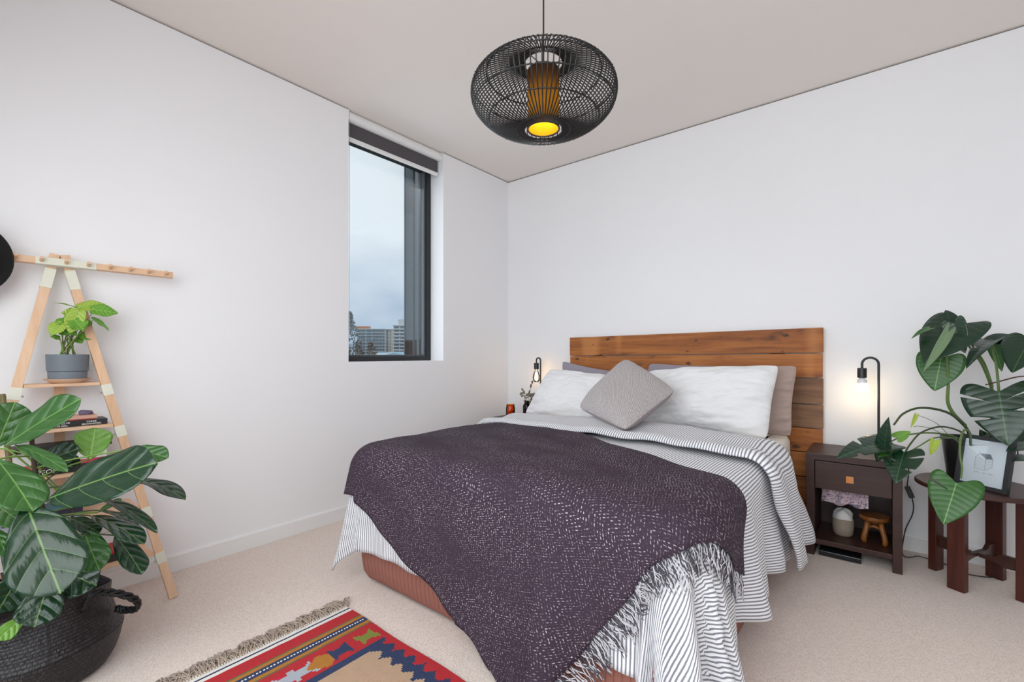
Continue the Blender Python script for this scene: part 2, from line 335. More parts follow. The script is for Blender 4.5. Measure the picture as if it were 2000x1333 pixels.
# ------------------------------------------------------------------ outside: real distances, seen through the window
def far(px, py, d): return P(px, py, d)
m_render = plain('pale_render', (.60, .62, .62), .8, var=.06, scale=.2); m_render2 = plain('beige_render', (.62, .57, .50), .8, var=.06, scale=.2)
m_balc = plain('white_balcony', (.72, .74, .75), .7, var=.05, scale=.3); m_farglass = plain('far_window_glass', (.20, .26, .31), .15, var=.3, scale=.2)
m_tile = plain('terracotta_roof', (.55, .25, .14), .8); m_blueroof = plain('blue_steel_roof', (.25, .47, .62), .5, var=.12, scale=.3)
GZ = -13.0
def building(name, px0, px1, pytop, d, floors, lab, kind):
    A = far(px0, HZ, d); B_ = far(px1, HZ, d); top = CAM.z + (HZ - pytop) / FOC * d
    t = thing(name, ((A.x + B_.x) / 2, (A.y + B_.y) / 2, GZ), lab, 'building')
    ax = (B_ - A); W = ax.length; ax.normalize(); back = Vector((-ax.y, ax.x, 0))
    if back.dot(FW) < 0: back = -back
    up = Vector((0, 0, 1)); c = (A + B_) / 2; c.z = 0
    bo = lambda s, x0, x1, y0, y1, z0, z1: s.obox(A.xyz * Vector((1, 1, 0)) + ax * (x0 + x1) / 2 + back * (y0 + y1) / 2 + up * (z0 + z1) / 2, ax * abs(x1 - x0) / 2, back * abs(y1 - y0) / 2, up * abs(z1 - z0) / 2)
    b = MB(); bo(b, 0, W, 0, 14, GZ, top - .6); b.build('facade', {'a': m_render, 'b': m_render2, 'c': m_balc}[kind], t)
    b = MB(); bo(b, -.5, W + .5, -1.4, 14.4, top - .6, top); b.build('roof_slab', m_balc, t)
    fh = 3.05; z = top - .9; k = 0
    if kind == 'a': cols = [(.03, .12), (.135, .30), (.335, .52), (.555, .78), (.80, .88), (.90, .985)]
    elif kind == 'b': cols = [(.08, .34), (.62, .70)]
    else: cols = [(.04, .34), (.42, .66), (.74, .95)]
    wmesh = {}
    while z - fh > 0.0 - fh and k < floors:
        for ci, (a, e) in enumerate(cols):
            if ci not in wmesh:
                b = MB(); bo(b, W * a, W * e, -.25, .05, z - fh + .5, z - .25); w = b.build('window_pane', m_farglass, t); wmesh[ci] = w
            else: dup(wmesh[ci], (0, 0, -fh * k), t)
        if kind != 'b':
            if 'bal' not in wmesh:
                b = MB(); bo(b, 0, W, -1.3 if kind == 'a' else -1.8, 0, z - fh - .1, z - fh + .25)
                if kind == 'c': bo(b, 0, W * .72, -1.8, -1.7, z - fh, z - fh + 1.0)
                wmesh['bal'] = b.build('balcony', m_balc, t)
            else: dup(wmesh['bal'], (0, 0, -fh * k), t)
        z -= fh; k += 1
    return t
bA = building('apartment_building', 697, 752, 642.5, 440, 8, 'wide pale apartment block with glass balconies seen through window', 'a')
building('apartment_building', 753.5, 767, 643, 445, 8, 'narrow beige apartment block between two taller blocks outside', 'b')
bC = building('apartment_building', 768.5, 800, 635.5, 400, 9, 'tall white apartment block with stacked balconies near window edge', 'c')
b = MB(); c0 = far(697, 640.5, 452); c1 = far(722, 640.5, 452)
ax = (c1 - c0) / 2; b.obox((c0 + c1) / 2, ax, FW * 3, (0, 0, 1.2)); b.build('roof_room', m_tile, bA)
b = MB(); c0 = far(784, 631, 407); b.obox(c0, RT * 2.2, FW * 2, (0, 0, 2.9)); b.build('lift_tower', m_render, bC)
def lowroof(px0, px1, py0, py1, d, lab, mat):
    a = far(px0, py1, d); e = far(px1, py1, d); top = CAM.z + (HZ - py0) / FOC * d
    t = thing('warehouse', ((a.x + e.x) / 2, (a.y + e.y) / 2, GZ), lab, 'warehouse'); b = MB()
    up = Vector((0, 0, 1)); L = (e - a).length; ax = (e - a).normalized()
    b.prism([(0, -.0), (14, top - a.z), (28, 0)], a, FW, up, ax * L); b.build('roof', mat, t)
    b = MB(); b.obox((a + e) / 2 + FW * 14 - up * (a.z - GZ) / 2, ax * L / 2, FW * 13.6, up * ((a.z - GZ) / 2 - .05)); b.build('wall', m_render, t)
lowroof(702, 736, 688.5, 697.5, 95, 'low building with pale blue steel roof behind the bare trees', plain('pale_blue_roof', (.42, .58, .68), .5, var=.12, scale=.3))
lowroof(741, 805, 687.0, 697.0, 140, 'low building with bright blue steel roof below apartment blocks', m_blueroof)
def far_tree(px, pytop, pyw, d, lab, col, dens):
    base = far(px, HZ, d); base.z = GZ; top = CAM.z + (HZ - pytop) / FOC * d; R_ = pyw / FOC * d / 2
    t = thing('tree', base, lab, 'tree'); rnd = random.Random(int(px)); b = MB()
    b.tube([base, base + Vector((0, 0, (top - GZ) * .75))], [.3, .08], 6); b.build('trunk', plain('bark', (.09, .07, .055), .9), t)
    b = MB()
    for i in range(dens):
        a = rnd.uniform(0, 2 * PI); h = rnd.random(); z = GZ + (top - GZ) * (.45 + .55 * h); rr = R_ * math.sqrt(rnd.random()) * min(1, (1 - h) * 2.2 + .12)
        p = Vector((base.x + rr * math.cos(a), base.y + rr * math.sin(a), z)); s = rnd.uniform(.10, .24) * d / 60
        u = Vector((rnd.uniform(-1, 1), rnd.uniform(-1, 1), rnd.uniform(-1, 1))).normalized() * s; w = u.orthogonal().normalized() * s * .6
        b.add([p - u, p + w, p + u, p - w], [(0, 1, 2, 3)])
    tag(b.build('foliage', plain('leaf_' + str(int(px)), col, .8, var=.4, scale=.6), t), kind='stuff')
far_tree(683, 609, 46, 60, 'tall grey-green gum tree at edge of window view', (.30, .34, .34), 1100)
far_tree(700, 664, 34, 75, 'brownish tree with white specks in front of apartment block', (.25, .22, .18), 700)
far_tree(725, 668, 40, 80, 'bare brown tree in front of wide apartment block', (.26, .23, .20), 600)
b = MB(); g = far(740, HZ, 250); b.box(g.x - 500, g.x + 240, g.y - 240, g.y + 500, GZ - 1, GZ); tag(b.build('ground', plain('far_ground', (.2, .22, .2), .9)), kind='structure')

# ------------------------------------------------------------------ headboard of reclaimed planks
hb = thing('headboard', (1.585, -.02, 0), 'reclaimed wood plank headboard standing against the white wall', 'headboard')
HX0, HX1 = .705, 2.465
zs = [1.239, 1.084, .934, .775, .629, .482, .33, .17, .022]
for i in range(8):
    z1, z0 = zs[i] - .0025, zs[i + 1] + .0025; yj = (0, .003, -.001, .005, .001, .004, 0, .002)[i]
    b = MB(); b.box(HX0 + (.002 if i % 2 else 0), HX1 - (.003 if i % 3 == 1 else 0), -.047 + yj, -.017, z0, z1, .0035)
    for v in b.v: v.z += (v.x - HX1) * .0125
    b.build('plank', m_plankdk if i in (2, 3) else m_plank, hb)
for x in (.95, 2.22):
    b = MB(); b.box(x - .04, x + .04, -.0165, -.0145, 0, 1.18); b.build('batten', m_plankdk, hb)

# ------------------------------------------------------------------ bed
BX0, BX1, BYF, BYH = .79, 2.315, -2.085, -.055
bed = thing('bed', ((BX0 + BX1) / 2, -1.07, 0), 'queen bed with terracotta valance and white mattress', 'bed')
def rrect_ring(x0, x1, y0, y1, rc, n=10, step=.03):
    pts = []; per = 0
    cs = [(x1 - rc, y1 - rc, 0), (x0 + rc, y1 - rc, PI / 2), (x0 + rc, y0 + rc, PI), (x1 - rc, y0 + rc, 3 * PI / 2)]
    raw = []
    for (cx_, cy_, a0) in cs:
        for k in range(n + 1):
            a = a0 + PI / 2 * k / n; raw.append(Vector((cx_ + rc * math.cos(a), cy_ + rc * math.sin(a), 0)))
    out = []
    for i in range(len(raw)):
        p, q = raw[i], raw[(i + 1) % len(raw)]; L = (q - p).length; m = max(1, int(L / step))
        out += [p.lerp(q, k / m) for k in range(m)]
    s = 0; res = []
    for i, p in enumerate(out):
        nx = out[(i + 1) % len(out)] - out[i - 1]; nn = Vector((nx.y, -nx.x, 0)).normalized(); res.append((p, nn, s)); s += (out[(i + 1) % len(out)] - p).length
    return res
ring = rrect_ring(BX0, BX1, BYF, BYH, .09)
b = MB(); rows = []; uvs = []
for (z, ins) in ((.37, -.03), (.355, -.002), (.30, .008), (.20, .022), (.12, .026), (.06, .014), (.03, -.004), (.012, -.03)):
    row = []; uu = []
    for (p, nn, s) in ring:
        w = .007 * nz3(s * 2.3, z * 3) + .004 * nz3(s * 6, z * 6, 4)
        k = ins + w * (1 if z > .02 else 0); k = min(k, -.004) if p.y > -.2 and nn.y > .5 else k
        row.append(p + nn * k + Vector((0, 0, z))); uu.append((s + 1, z))
    rows.append(row); uvs.append(uu)
b.grid(rows, uvs, closed=True)
m = MT('terracotta_quilt'); u, v_, uvv = m.uv()
rib = m.ma('ABSOLUTE', m.ma('SUBTRACT', m.ma('FRACT', m.ma('MULTIPLY', u, 38.0)), .5)); ribs = m.ma('POWER', m.ma('MULTIPLY', rib, 2.0), 6.0)
fz = m.noise(m.obj(rnd=False), 300, 2); c = m.mix(fz, (.23, .085, .062), (.30, .118, .088))
m.col(m.mix(m.ma('MULTIPLY', ribs, .45), c, (.16, .05, .035))).rough(.9); m.bump(m.ma('ADD', m.ma('MULTIPLY', ribs, -1.0), m.ma('MULTIPLY', fz, .1)), .5, .006); 
b.build('valance', m.m, bed, True)
b = MB(); ringm = rrect_ring(BX0 + .01, 2.305, BYF + .01, BYH, .08, 8, .1); rows = []
for (z, ins) in ((.35, -.02), (.36, 0), (.46, .004), (.55, 0), (.575, -.012), (.587, -.035), (.59, -.09), (.591, -.3)):
    rows.append([p + nn * (ins if ins > -.2 else ins) + Vector((0, 0, z)) for (p, nn, s) in ringm])
b.grid(rows, None, closed=True); b.f.append(tuple((len(rows) - 1) * len(ringm) + k for k in range(len(ringm)))); b.m.append(0)
b.build('mattress', fabric('cream_fitted_sheet', (.80, .765, .71), 500, .9, .04, .15, 9), bed, True)

# ---- cloth draping over the bed: flat layout (s,t) wrapped over a rounded rectangular edge
OX0, OX1, OY0, OY1 = .735, 2.36, -2.125, 1.2; RC, RHO, ZT = .15, .075, .618
CX_, CY_, HX_, HY_ = (OX0 + OX1) / 2, (OY0 + OY1) / 2, (OX1 - OX0) / 2, (OY1 - OY0) / 2
def puff(s, t):
    e = max(0, 1 - ((s - CX_) / HX_) ** 2)
    return .022 * e + .012 * nz3(s * 2.1, t * 2.1, 3) + .006 * nz3(s * 5.5, t * 5.5, 8) - .004
def drape(s, t, off=0.0):
    qx, qy = abs(s - CX_) - (HX_ - RC), abs(t - CY_) - (HY_ - RC); sx = 1 if s > CX_ else -1; sy = 1 if t > CY_ else -1
    ax_, ay_ = max(qx, 0), max(qy, 0); L = math.hypot(ax_, ay_); d = L + min(max(qx, qy), 0) - RC
    if L > 1e-6: nx, ny = ax_ * sx / L, ay_ * sy / L
    else: nx, ny = (sx, 0) if qx > qy else (0, sy)
    l = d + RHO
    if l <= 0: return Vector((s, t, ZT + puff(s, t) + off))
    bx, by = s - l * nx, t - l * ny; zt = ZT + puff(bx, by); ph = min(l / RHO, PI / 2)
    if l < RHO * PI / 2: out, dn = RHO * math.sin(ph), RHO * (1 - math.cos(ph))
    else: h = l - RHO * PI / 2; out, dn = RHO + (.07 + .015 * abs(ny)) * h, RHO + h * (.985 - .012 * abs(ny))
    h = max(l - RHO, 0); c = 2 * abs(nx * ny); th = math.atan2(abs(ny), abs(nx))
    p = by * abs(nx) + bx * abs(ny)
    fold = .085 * math.sin(p * 13 + 1.7 * sx) + .05 * math.sin(p * 29 + 2.0)
    out += h * ((1 - c) * fold * (1 if sx > 0 and abs(ny) < .5 else .28 if bx < 1.9 else .8) + c * ((.10 if sx > 0 else .0) + (.24 if sx > 0 else .16) * math.sin(th * 7.5 + (1.2 if sx > 0 else .2)))) + h * .05 * nz3(s * 4, t * 4, 5)
    z = zt - dn + off * math.cos(ph); fl = .006 + off * .8
    if z < fl: out += (fl - z); z = fl + .004 * abs(nz3(s * 15, t * 15))
    o = out + off * math.sin(ph)
    return Vector((bx + nx * o, by + ny * o, z))
# striped duvet, folded back near the pillows
TC, TH = -.80, -1.215; S0, S1, T0 = .52, 2.80, -2.535; RF = .020
Lm = TC - T0; La = PI * RF; Lb = TC - TH; NV, NU = 120, 130
b = MB(); rows = []; uvs = []
Ltot = Lm + La + Lb
for i in range(NV + 1):
    w = Ltot * i / NV; row = []; uu = []
    for j in range(NU + 1):
        s = S0 + (S1 - S0) * j / NU
        if w <= Lm: t, off = T0 + w, .0
        elif w <= Lm + La: a = (w - Lm) / RF; t, off = TC + RF * math.sin(a) * 1.3, RF * (1 - math.cos(a))
        else:
            k = (w - Lm - La); t, off = TC - k, 2 * RF + .008 * math.sin(k * 18) + .008 * nz3(s * 6, k * 7, 2)
            if k > Lb - .03: off -= (k - Lb + .03) * .8
        ss = s
        hang = max(0, s - OX1)
        if w > Lm: t += .55 * hang * (1 - (w - Lm) / (La + Lb) * .2); off += .05 * hang
        elif w > Lm - .45: t += .5 * hang * ((w - Lm + .45) / .45)
        row.append(drape(ss, t + .02 * nz3(s * 3, i * .05), off)); uu.append((s, w + 1))
    rows.append(row); uvs.append(uu)
b.grid(rows, uvs)
def striped():
    m = MT('striped_linen'); u, v_, uvv = m.uv()
    wob = m.ma('MULTIPLY', m.ma('SUBTRACT', m.noise(uvv, 9, 2), .5), .006)
    f = m.ma('FRACT', m.ma('MULTIPLY', m.ma('ADD', u, wob), 1 / .0118)); a = m.ma('ABSOLUTE', m.ma('SUBTRACT', f, .5))
    st = m.n('ShaderNodeMapRange', {0: a, 1: .16, 2: .25, 3: 1.0, 4: 0.0}).outputs[0]
    th = m.noise(uvv, 700, 2); c = m.mix(th, (.085, .085, .115), (.19, .19, .23))
    m.col(m.mix(m.ma('MULTIPLY', st, .9), (.80, .80, .82), c)).rough(.9); m.p(Sheen_Weight=.1)
    wr = m.noise(uvv, 14, 4, .6, 1.3); m.bump(m.ma('ADD', wr, m.ma('MULTIPLY', th, .08)), .35, .012); return m.m
dv = b.build('duvet', striped(), None, True, solid=.010)
tag(dv, 'grey and white striped duvet folded back and draped over the bed', 'duvet')

# herringbone throw laid aslant over the duvet
TA, TB, TCc, TD = Vector((1.86, -2.80, 0)), Vector((2.585, -1.72, 0)), Vector((1.03, -.985, 0)), Vector((.34, -2.10, 0))
def throw_flat(a, c):   # a along A->B (0..1), c from that fringed end to the far one
    p = TA.lerp(TB, a).lerp(TD.lerp(TCc, a), c)
    sag = .035 * math.sin(PI * c) * (1 - a) ** 2 - .05 * math.sin(PI * c) * a ** 3
    return p + Vector((sag * .6, sag, 0)) + Vector((.012 * nz3(c * 6, a * 6), .012 * nz3(c * 6 + 9, a * 6), 0))
def throw_pt(a, c, extra=0): q = throw_flat(a, c); return drape(q.x, q.y, .020 + .005 * (1 + nz3(a * 7, c * 10, 1)) + extra)
b = MB(); NA, NC = 84, 110
b.grid([[throw_pt(i / NA, j / NC) for j in range(NC + 1)] for i in range(NA + 1)], [[(i / NA * 1.29, j / NC * 1.68 + .001) for j in range(NC + 1)] for i in range(NA + 1)])
def herring():
    m = MT('purple_herringbone'); u, v_, uvv = m.uv()
    tri = m.ma('ABSOLUTE', m.ma('SUBTRACT', m.ma('FRACT', m.ma('MULTIPLY', u, 1 / .075)), .5))
    tri2 = m.ma('ABSOLUTE', m.ma('SUBTRACT', m.ma('FRACT', m.ma('MULTIPLY', v_, 1 / .21)), .5))
    q = m.ma('ADD', m.ma('ADD', v_, m.ma('MULTIPLY', tri, .075)), m.ma('MULTIPLY', tri2, 0.0))
    ln = m.ma('FRACT', m.ma('MULTIPLY', q, 1 / .0115))
    l1 = m.n('ShaderNodeMapRange', {0: m.ma('ABSOLUTE', m.ma('SUBTRACT', ln, .5)), 1: .10, 2: .2, 3: 1.0, 4: 0.0}).outputs[0]
    ds = m.ma('FRACT', m.ma('ADD', m.ma('MULTIPLY', u, 1 / .0075), m.ma('MULTIPLY', m.ma('FLOOR', m.ma('MULTIPLY', q, 1 / .0115)), .37)))
    dash = m.n('ShaderNodeMapRange', {0: m.ma('ABSOLUTE', m.ma('SUBTRACT', ds, .5)), 1: .26, 2: .36, 3: 1.0, 4: 0.0}).outputs[0]
    sc = m.n('ShaderNodeMapping', {0: uvv, 'Scale': (150, 90, 1)}).outputs[0]; gate = m.ramp(m.noise(sc, 1.0, 2), [(.49, 0.0), (.58, 1.0)])
    band = m.ramp(m.noise(m.n('ShaderNodeMapping', {0: uvv, 'Scale': (5, 3, 1)}).outputs[0], 1.0, 3), [(.32, .12), (.62, 1.0)])
    w = m.ma('MULTIPLY', m.ma('MULTIPLY', l1, dash), m.ma('MULTIPLY', gate, band))
    fine = m.noise(uvv, 420, 3, .7); base = m.mix(fine, (.024, .015, .025), (.076, .050, .072))
    m.col(m.mix(m.ma('MULTIPLY', w, .95), base, (.62, .57, .62))).rough(1.0); m.p(Specular_IOR_Level=.15)
    m.bump(m.ma('ADD', m.ma('MULTIPLY', m.ma('ADD', l1, fine), .5), m.ma('MULTIPLY', m.noise(uvv, 14, 3), 1.6)), .5, .007); return m.m
m_throw = herring()
th_o = b.build('throw_blanket', m_throw, None, True, solid=.006)
tag(th_o, 'dark purple herringbone throw with fringed ends lying across the duvet', 'throw')
m_frw = fabric('fringe_white', (.58, .56, .59), 300); m_frd = fabric('fringe_purple', (.05, .042, .06), 300)
def fringe(name, c_end, n, sgn):
    b = MB(); rnd = random.Random(5 + n)
    for i in range(n):
        a = (i + .5) / n; e = throw_flat(a, c_end); inn = throw_flat(a, c_end + (.02 if c_end == 0 else -.02)); dr = (e - inn).normalized(); tn = Vector((-dr.y, dr.x, 0))
        lean = rnd.uniform(-.5, .5)
        for k in range(5):
            L = rnd.uniform(.055, .095); o0 = rnd.uniform(-.006, .006); ph = rnd.uniform(0, 6); am = rnd.uniform(.002, .008); pts = []
            for q in range(6):
                l = L * q / 5 - .004; f_ = e + dr * l + tn * (o0 * (1 + q * .3) + lean * l * .6 + am * math.sin(ph + q * 1.5))
                pts.append(drape(f_.x, f_.y, .020 + rnd.uniform(-.003, .007)))
            b.tube(pts, [.0015] * 5 + [.0009], 4, True, 0 if rnd.random() < .5 else 1)
    return tag(b.build(name, [m_frw, m_frd], th_o, True), kind='stuff')
fringe('fringe', 0, 84, 1); fringe('fringe', 1, 70, -1)

# ---- pillows: four corner points, puffed between
def pillow(name, c00, c10, c11, c01, thick, front, mat, label, cat='pillow', group=None, seed=0, ear=.05, pw=2.4, wrk=.008, flange=None):
    """corners: lower-left, lower-right, upper-right, upper-left"""
    c00, c10, c11, c01 = map(Vector, (c00, c10, c11, c01)); nrm = (c10 - c00).cross(c01 - c00).normalized()
    if nrm.dot(Vector(front)) < 0: nrm = -nrm
    N_ = 40; b = MB(); top = []; bot = []
    for i in range(N_ + 1):
        r1 = []; r2 = []
        for j in range(N_ + 1):
            u, v = 2 * j / N_ - 1, 2 * i / N_ - 1
            pin = 1 - ear * (1 - abs(u) ** 2.0) * abs(v) ** 6 - 0; pin2 = 1 - ear * (1 - abs(v) ** 2.0) * abs(u) ** 6
            uu, vv = u * pin2 * (1 - .045 * abs(v) ** 7), v * pin * (1 - .06 * abs(u) ** 9); s, t = (uu + 1) / 2, (vv + 1) / 2
            p = c00.lerp(c10, s).lerp(c01.lerp(c11, s), t)
            prof = max(0, (1 - abs(u) ** pw)) ** .5 * max(0, (1 - abs(v) ** pw)) ** .5
            wk = wrk * (nz3(u * 2.2 + seed, v * 2.6, seed) + .55 * nz3(u * 3 + v * 3 + seed, v * 8 - u * 4, 3) + (1.3 * abs(u) ** 2.5) * nz3(v * 9 + seed, u * 2.5 + v * 2, 7) + .3 * nz3(u * 9 + v * 4, v * 12 - u * 5 + seed, 5)) * min(1, prof * 3)
            r1.append(p + nrm * (thick * prof * .55 + wk)); r2.append(p - nrm * (thick * prof * .45))
        top.append(r1); bot.append(r2)
    b.grid(top, [[(j / N_, i / N_ + .001) for j in range(N_ + 1)] for i in range(N_ + 1)]); b.grid([r[::-1] for r in bot])
    bmv = b.build(name, mat, None, True)
    bm = bmesh.new(); bm.from_mesh(bmv.data); bmesh.ops.remove_doubles(bm, verts=bm.verts[:], dist=.0004); bmesh.ops.recalc_face_normals(bm, faces=bm.faces[:]); bm.to_mesh(bmv.data); bm.free()
    bmv.data.polygons.foreach_set('use_smooth', [True] * len(bmv.data.polygons))
    tag(bmv, label, cat, group)
    md = bmv.modifiers.new('smooth', 'SUBSURF'); md.levels = md.render_levels = 1
    if flange:
        edge = [top[i][j] for (i, j) in ([(i, N_) for i in range(N_ + 1)] if flange == 'right' else [(0, j) for j in range(N_ + 1)])]
        fb = MB(); d_ = (c10 - c00).normalized(); rw = []
        for q in (0, .5, 1): rw.append([p + d_ * (.014 * q) + nrm * (.004 * math.sin(k * 1.9) * q) for k, p in enumerate(edge)])
        fb.grid(rw); fb.build('flange', mat, bmv, True, solid=.003)
    return bmv
m_pwhite = fabric('white_linen', (.80, .80, .81), 700, .9, .03, .45, 7); m_ptaupe = fabric('taupe_cotton', (.38, .285, .25), 700, .9, .05, .35, 7)
m_plilac = fabric('lilac_cotton', (.30, .275, .325), 700, .9, .05, .35, 7)
FR = (0, -1, .3)
pillow('pillow', (.70, -.20, .60), (1.34, -.20, .60), (1.32, -.105, .935), (.655, -.105, 1.03), .10, FR, m_plilac, 'lilac grey pillow peeking up behind the white pillow by the lamp with clear bulb', seed=1, ear=.10)
pillow('pillow', (1.37, -.17, .60), (1.88, -.17, .60), (1.92, -.085, 1.0), (1.40, -.085, 1.015), .06, FR, m_plilac, 'lilac grey pillow mostly hidden behind the middle of the white pillows', seed=2, ear=.03)
pillow('pillow', (1.70, -.30, .60), (2.345, -.29, .595), (2.365, -.20, 1.02), (1.72, -.215, .99), .11, FR, m_ptaupe, 'taupe pillow leaning on the headboard nearest the brown nightstand', seed=3, ear=.06, wrk=.016)
pillow('pillow', (.56, -.50, .605), (1.30, -.55, .61), (1.27, -.32, .925), (.655, -.28, .962), .17, FR, m_pwhite, 'white linen pillow on the lamp with clear bulb side of the bed', seed=4, ear=.045, wrk=.022, pw=2.1)
pillow('pillow', (1.50, -.54, .61), (2.265, -.52, .605), (2.295, -.33, 1.025), (1.50, -.35, .972), .21, FR, m_pwhite, 'large white linen pillow with rumpled edge in front of taupe pillow', seed=5, ear=.045, wrk=.026, pw=2.1)
def knit():
    m = MT('grey_pink_knit'); u, v_, uvv = m.uv()
    w = m.n('ShaderNodeTexWave', {'Vector': m.n('ShaderNodeMapping', {0: uvv, 'Rotation': (0, 0, .78)}).outputs[0], 'Scale': 26.0, 'Distortion': 2.5, 'Detail': 2, 'Detail Scale': 3}).outputs['Fac']
    f = m.noise(uvv, 130, 3, .7); m.col(m.ramp(m.ma('ADD', m.ma('MULTIPLY', w, .35), m.ma('MULTIPLY', f, .65)), [(.40, (.26, .215, .22)), (.5, (.50, .44, .44)), (.60, (.74, .69, .68))])).rough(.95)
    m.bump(m.ma('ADD', w, f), .7, .004); m.p(Sheen_Weight=.15); return m.m
cT = ony(1224, 701, -.52); cB = onz(1222, 843, .685); cL = ony(1127, 797, -.80); cR = ony(1322, 764, -.74)
pillow('cushion', cB, cR, cT, cL, .16, FR, knit(), 'square grey-pink knitted cushion standing on one corner against the pillows', 'cushion', seed=6, ear=.03, pw=2.8, wrk=.004)

# ------------------------------------------------------------------ kilim rug
def kilim():
    U, W_ = 1.25, .95; nu, nw = 155, 118; x0, y0 = .97, -2.262
    C_ = dict(white=(.90, .87, .81), red=(.53, .022, .032), navy=(.030, .050, .125), orange=(.50, .21, .03), olive=(.16, .15, .065), tan=(.56, .38, .25), green=(.24, .27, .045), pale=(.46, .50, .56), pink=(.62, .012, .055))
    def bow(u, w, uc, wc, hu, hw):           # stepped hourglass
        a, c = abs(u - uc) / hu, abs(w - wc) / hw; a = math.floor(a * 4) / 4; return c <= 1 and a <= 1 and c >= a * .0 and (a <= .25 + .75 * (math.floor(c * 4) / 4))
    def dia(u, w, uc, wc, hu, hw): a = math.floor(abs(u - uc) / hu * 5) / 5; return a + abs(w - wc) / hw <= 1
    def color(u, w):
        uu = min(u, U - u)
        if uu < .044: return 'navy' if .017 < uu < .021 else 'red' if .021 < uu < .024 else 'white'
        if uu < .100: return 'red'
        for lim, c in ((.108, 'olive'), (.122, 'orange'), (.152, 'navy'), (.168, 'orange'), (.180, 'olive')):
            if uu < lim: return c
        if uu < .300:
            for k in range(4):
                wc = .065 + k * .30
                if bow(uu, w, .247, wc, .036, .036): return ('green', 'pale', 'green', 'navy')[k % 4] if k != 1 else 'pale'
            if bow(uu, w, .247, .175, .036, .036): return 'navy'
            if dia(uu, w, .250, .243, .040, .058): return 'orange'
            if bow(uu, w, .247, .31, .036, .040): return 'pale'
            if dia(uu, w, .250, .385, .042, .06): return 'pink'
            if bow(uu, w, .247, .47, .036, .036): return 'navy'
            return 'red'
        ww = min(w, W_ - w)
        z1 = .022 + .034 * abs(((uu - .315) / .055) % 1 * 2 - 1) if True else 0
        z1 = .026 + .034 * (1 - abs((((uu - .305) / .0575) % 1) * 2 - 1)) ; z1 = math.floor(z1 / .0085) * .0085
        zi = z1 + .055
        if ww < z1: return 'red'
        if ww < zi: return 'navy'
        if uu < .327: return 'navy'
        if dia(u, w, U / 2, W_ / 2, .24, .24): return 'navy' if not dia(u, w, U / 2, W_ / 2, .20, .20) else 'red'
        if dia(u, w, .52, .33, .05, .05): return 'red'
        return 'tan'
    b = MB(); th = .006
    pts = [[Vector((x0 + U * i / nu, y0 - W_ * j / nw + .003 * math.sin(i * .11), th + .0008 * nz3(i * .2, j * .2))) for j in range(nw + 1)] for i in range(nu + 1)]
    b.grid(pts, [[(U * i / nu + .001, W_ * j / nw) for j in range(nw + 1)] for i in range(nu + 1)])
    b.box(x0 + .002, x0 + U - .002, y0 - W_ + .004, y0 - .004, .0005, th - .002)
    m = MT('kilim_wool'); at = m.n('ShaderNodeVertexColor', layer_name='weave'); u, v_, uvv = m.uv()
    f = m.noise(uvv, 330, 3, .7); wv = m.n('ShaderNodeTexWave', {'Vector': uvv, 'Scale': 75.0, 'Distortion': 1.5}, bands_direction='X').outputs['Fac']
    dk = m.n('ShaderNodeMix', {0: m.ma('MULTIPLY', f, .55)}, data_type='RGBA', blend_type='MULTIPLY'); m.set(dk.inputs[6], at.outputs[0]); m.set(dk.inputs[7], (.45, .4, .4, 1))
    m.col(dk.outputs[2]).rough(.95); m.bump(m.ma('ADD', m.ma('MULTIPLY', wv, .5), f), .5, .003)
    o = b.build('kilim_rug', m.m); me = o.data
    ca = me.color_attributes.new('weave', 'FLOAT_COLOR', 'CORNER'); buf = np.ones((len(me.loops), 4), np.float32); li = 0
    for pl in me.polygons:
        c = pl.center; u_, w_ = c.x + o.location.x - x0, y0 - (c.y + o.location.y); col = C_[color(u_, w_)] if c.z + o.location.z > th - .0015 else C_['red']
        buf[pl.loop_start:pl.loop_start + pl.loop_total, :3] = col
    ca.data.foreach_set('color', buf.ravel())
    tag(o, 'red kilim rug with navy, orange and tan pattern lying beside the bed', 'rug')
    b = MB(); k = 0; w = .012
    while w < W_ - .01:                                   # white woven dots along the navy band
        for uu in (.137, U - .137): b.lathe([(.0035, 0), (.0028, .0012), (0, .0014)] if False else [(.0040, 0), (.0030, .0010), (.0, .0013)], (x0 + uu, y0 - w, th + .0005), 6)
        w += .0125 if k % 2 else .0105; k += 1
    tag(b.build('woven_dots', fabric('dot_white', (.74, .71, .68), 300), o), kind='stuff')
    m_fr = fabric('rug_fringe_wool', (.40, .315, .25), 300); m_kn = fabric('rug_knot_wool', (.66, .62, .57), 300)
    for end, sg in ((x0, -1), (x0 + U, 1)):
        rnd = random.Random(3); b = MB(); w = 0
        while w < W_:
            for k in range(3):
                L = rnd.uniform(.055, .095); pts = []; a = rnd.uniform(-.7, .7); ph = rnd.uniform(0, 6); hh = rnd.uniform(.004, .016)
                for q in range(6):
                    l = q / 5; pts.append((end + sg * (-.002 + L * l * math.cos(a)), y0 - w - L * l * math.sin(a) + .006 * math.sin(ph + l * 7) * l, .004 + hh * math.sin(PI * l)))
                b.tube(pts, .0019, 4)
            w += .0052
        tag(b.build('fringe', m_fr, o, True), kind='stuff')
        b = MB(); w = .003
        while w < W_: b.tube([(end, y0 - w, .007), (end + sg * .012, y0 - w, .006)], .0026, 5); w += .0085
        tag(b.build('fringe_knots', m_kn, o, True), kind='stuff')
kilim()

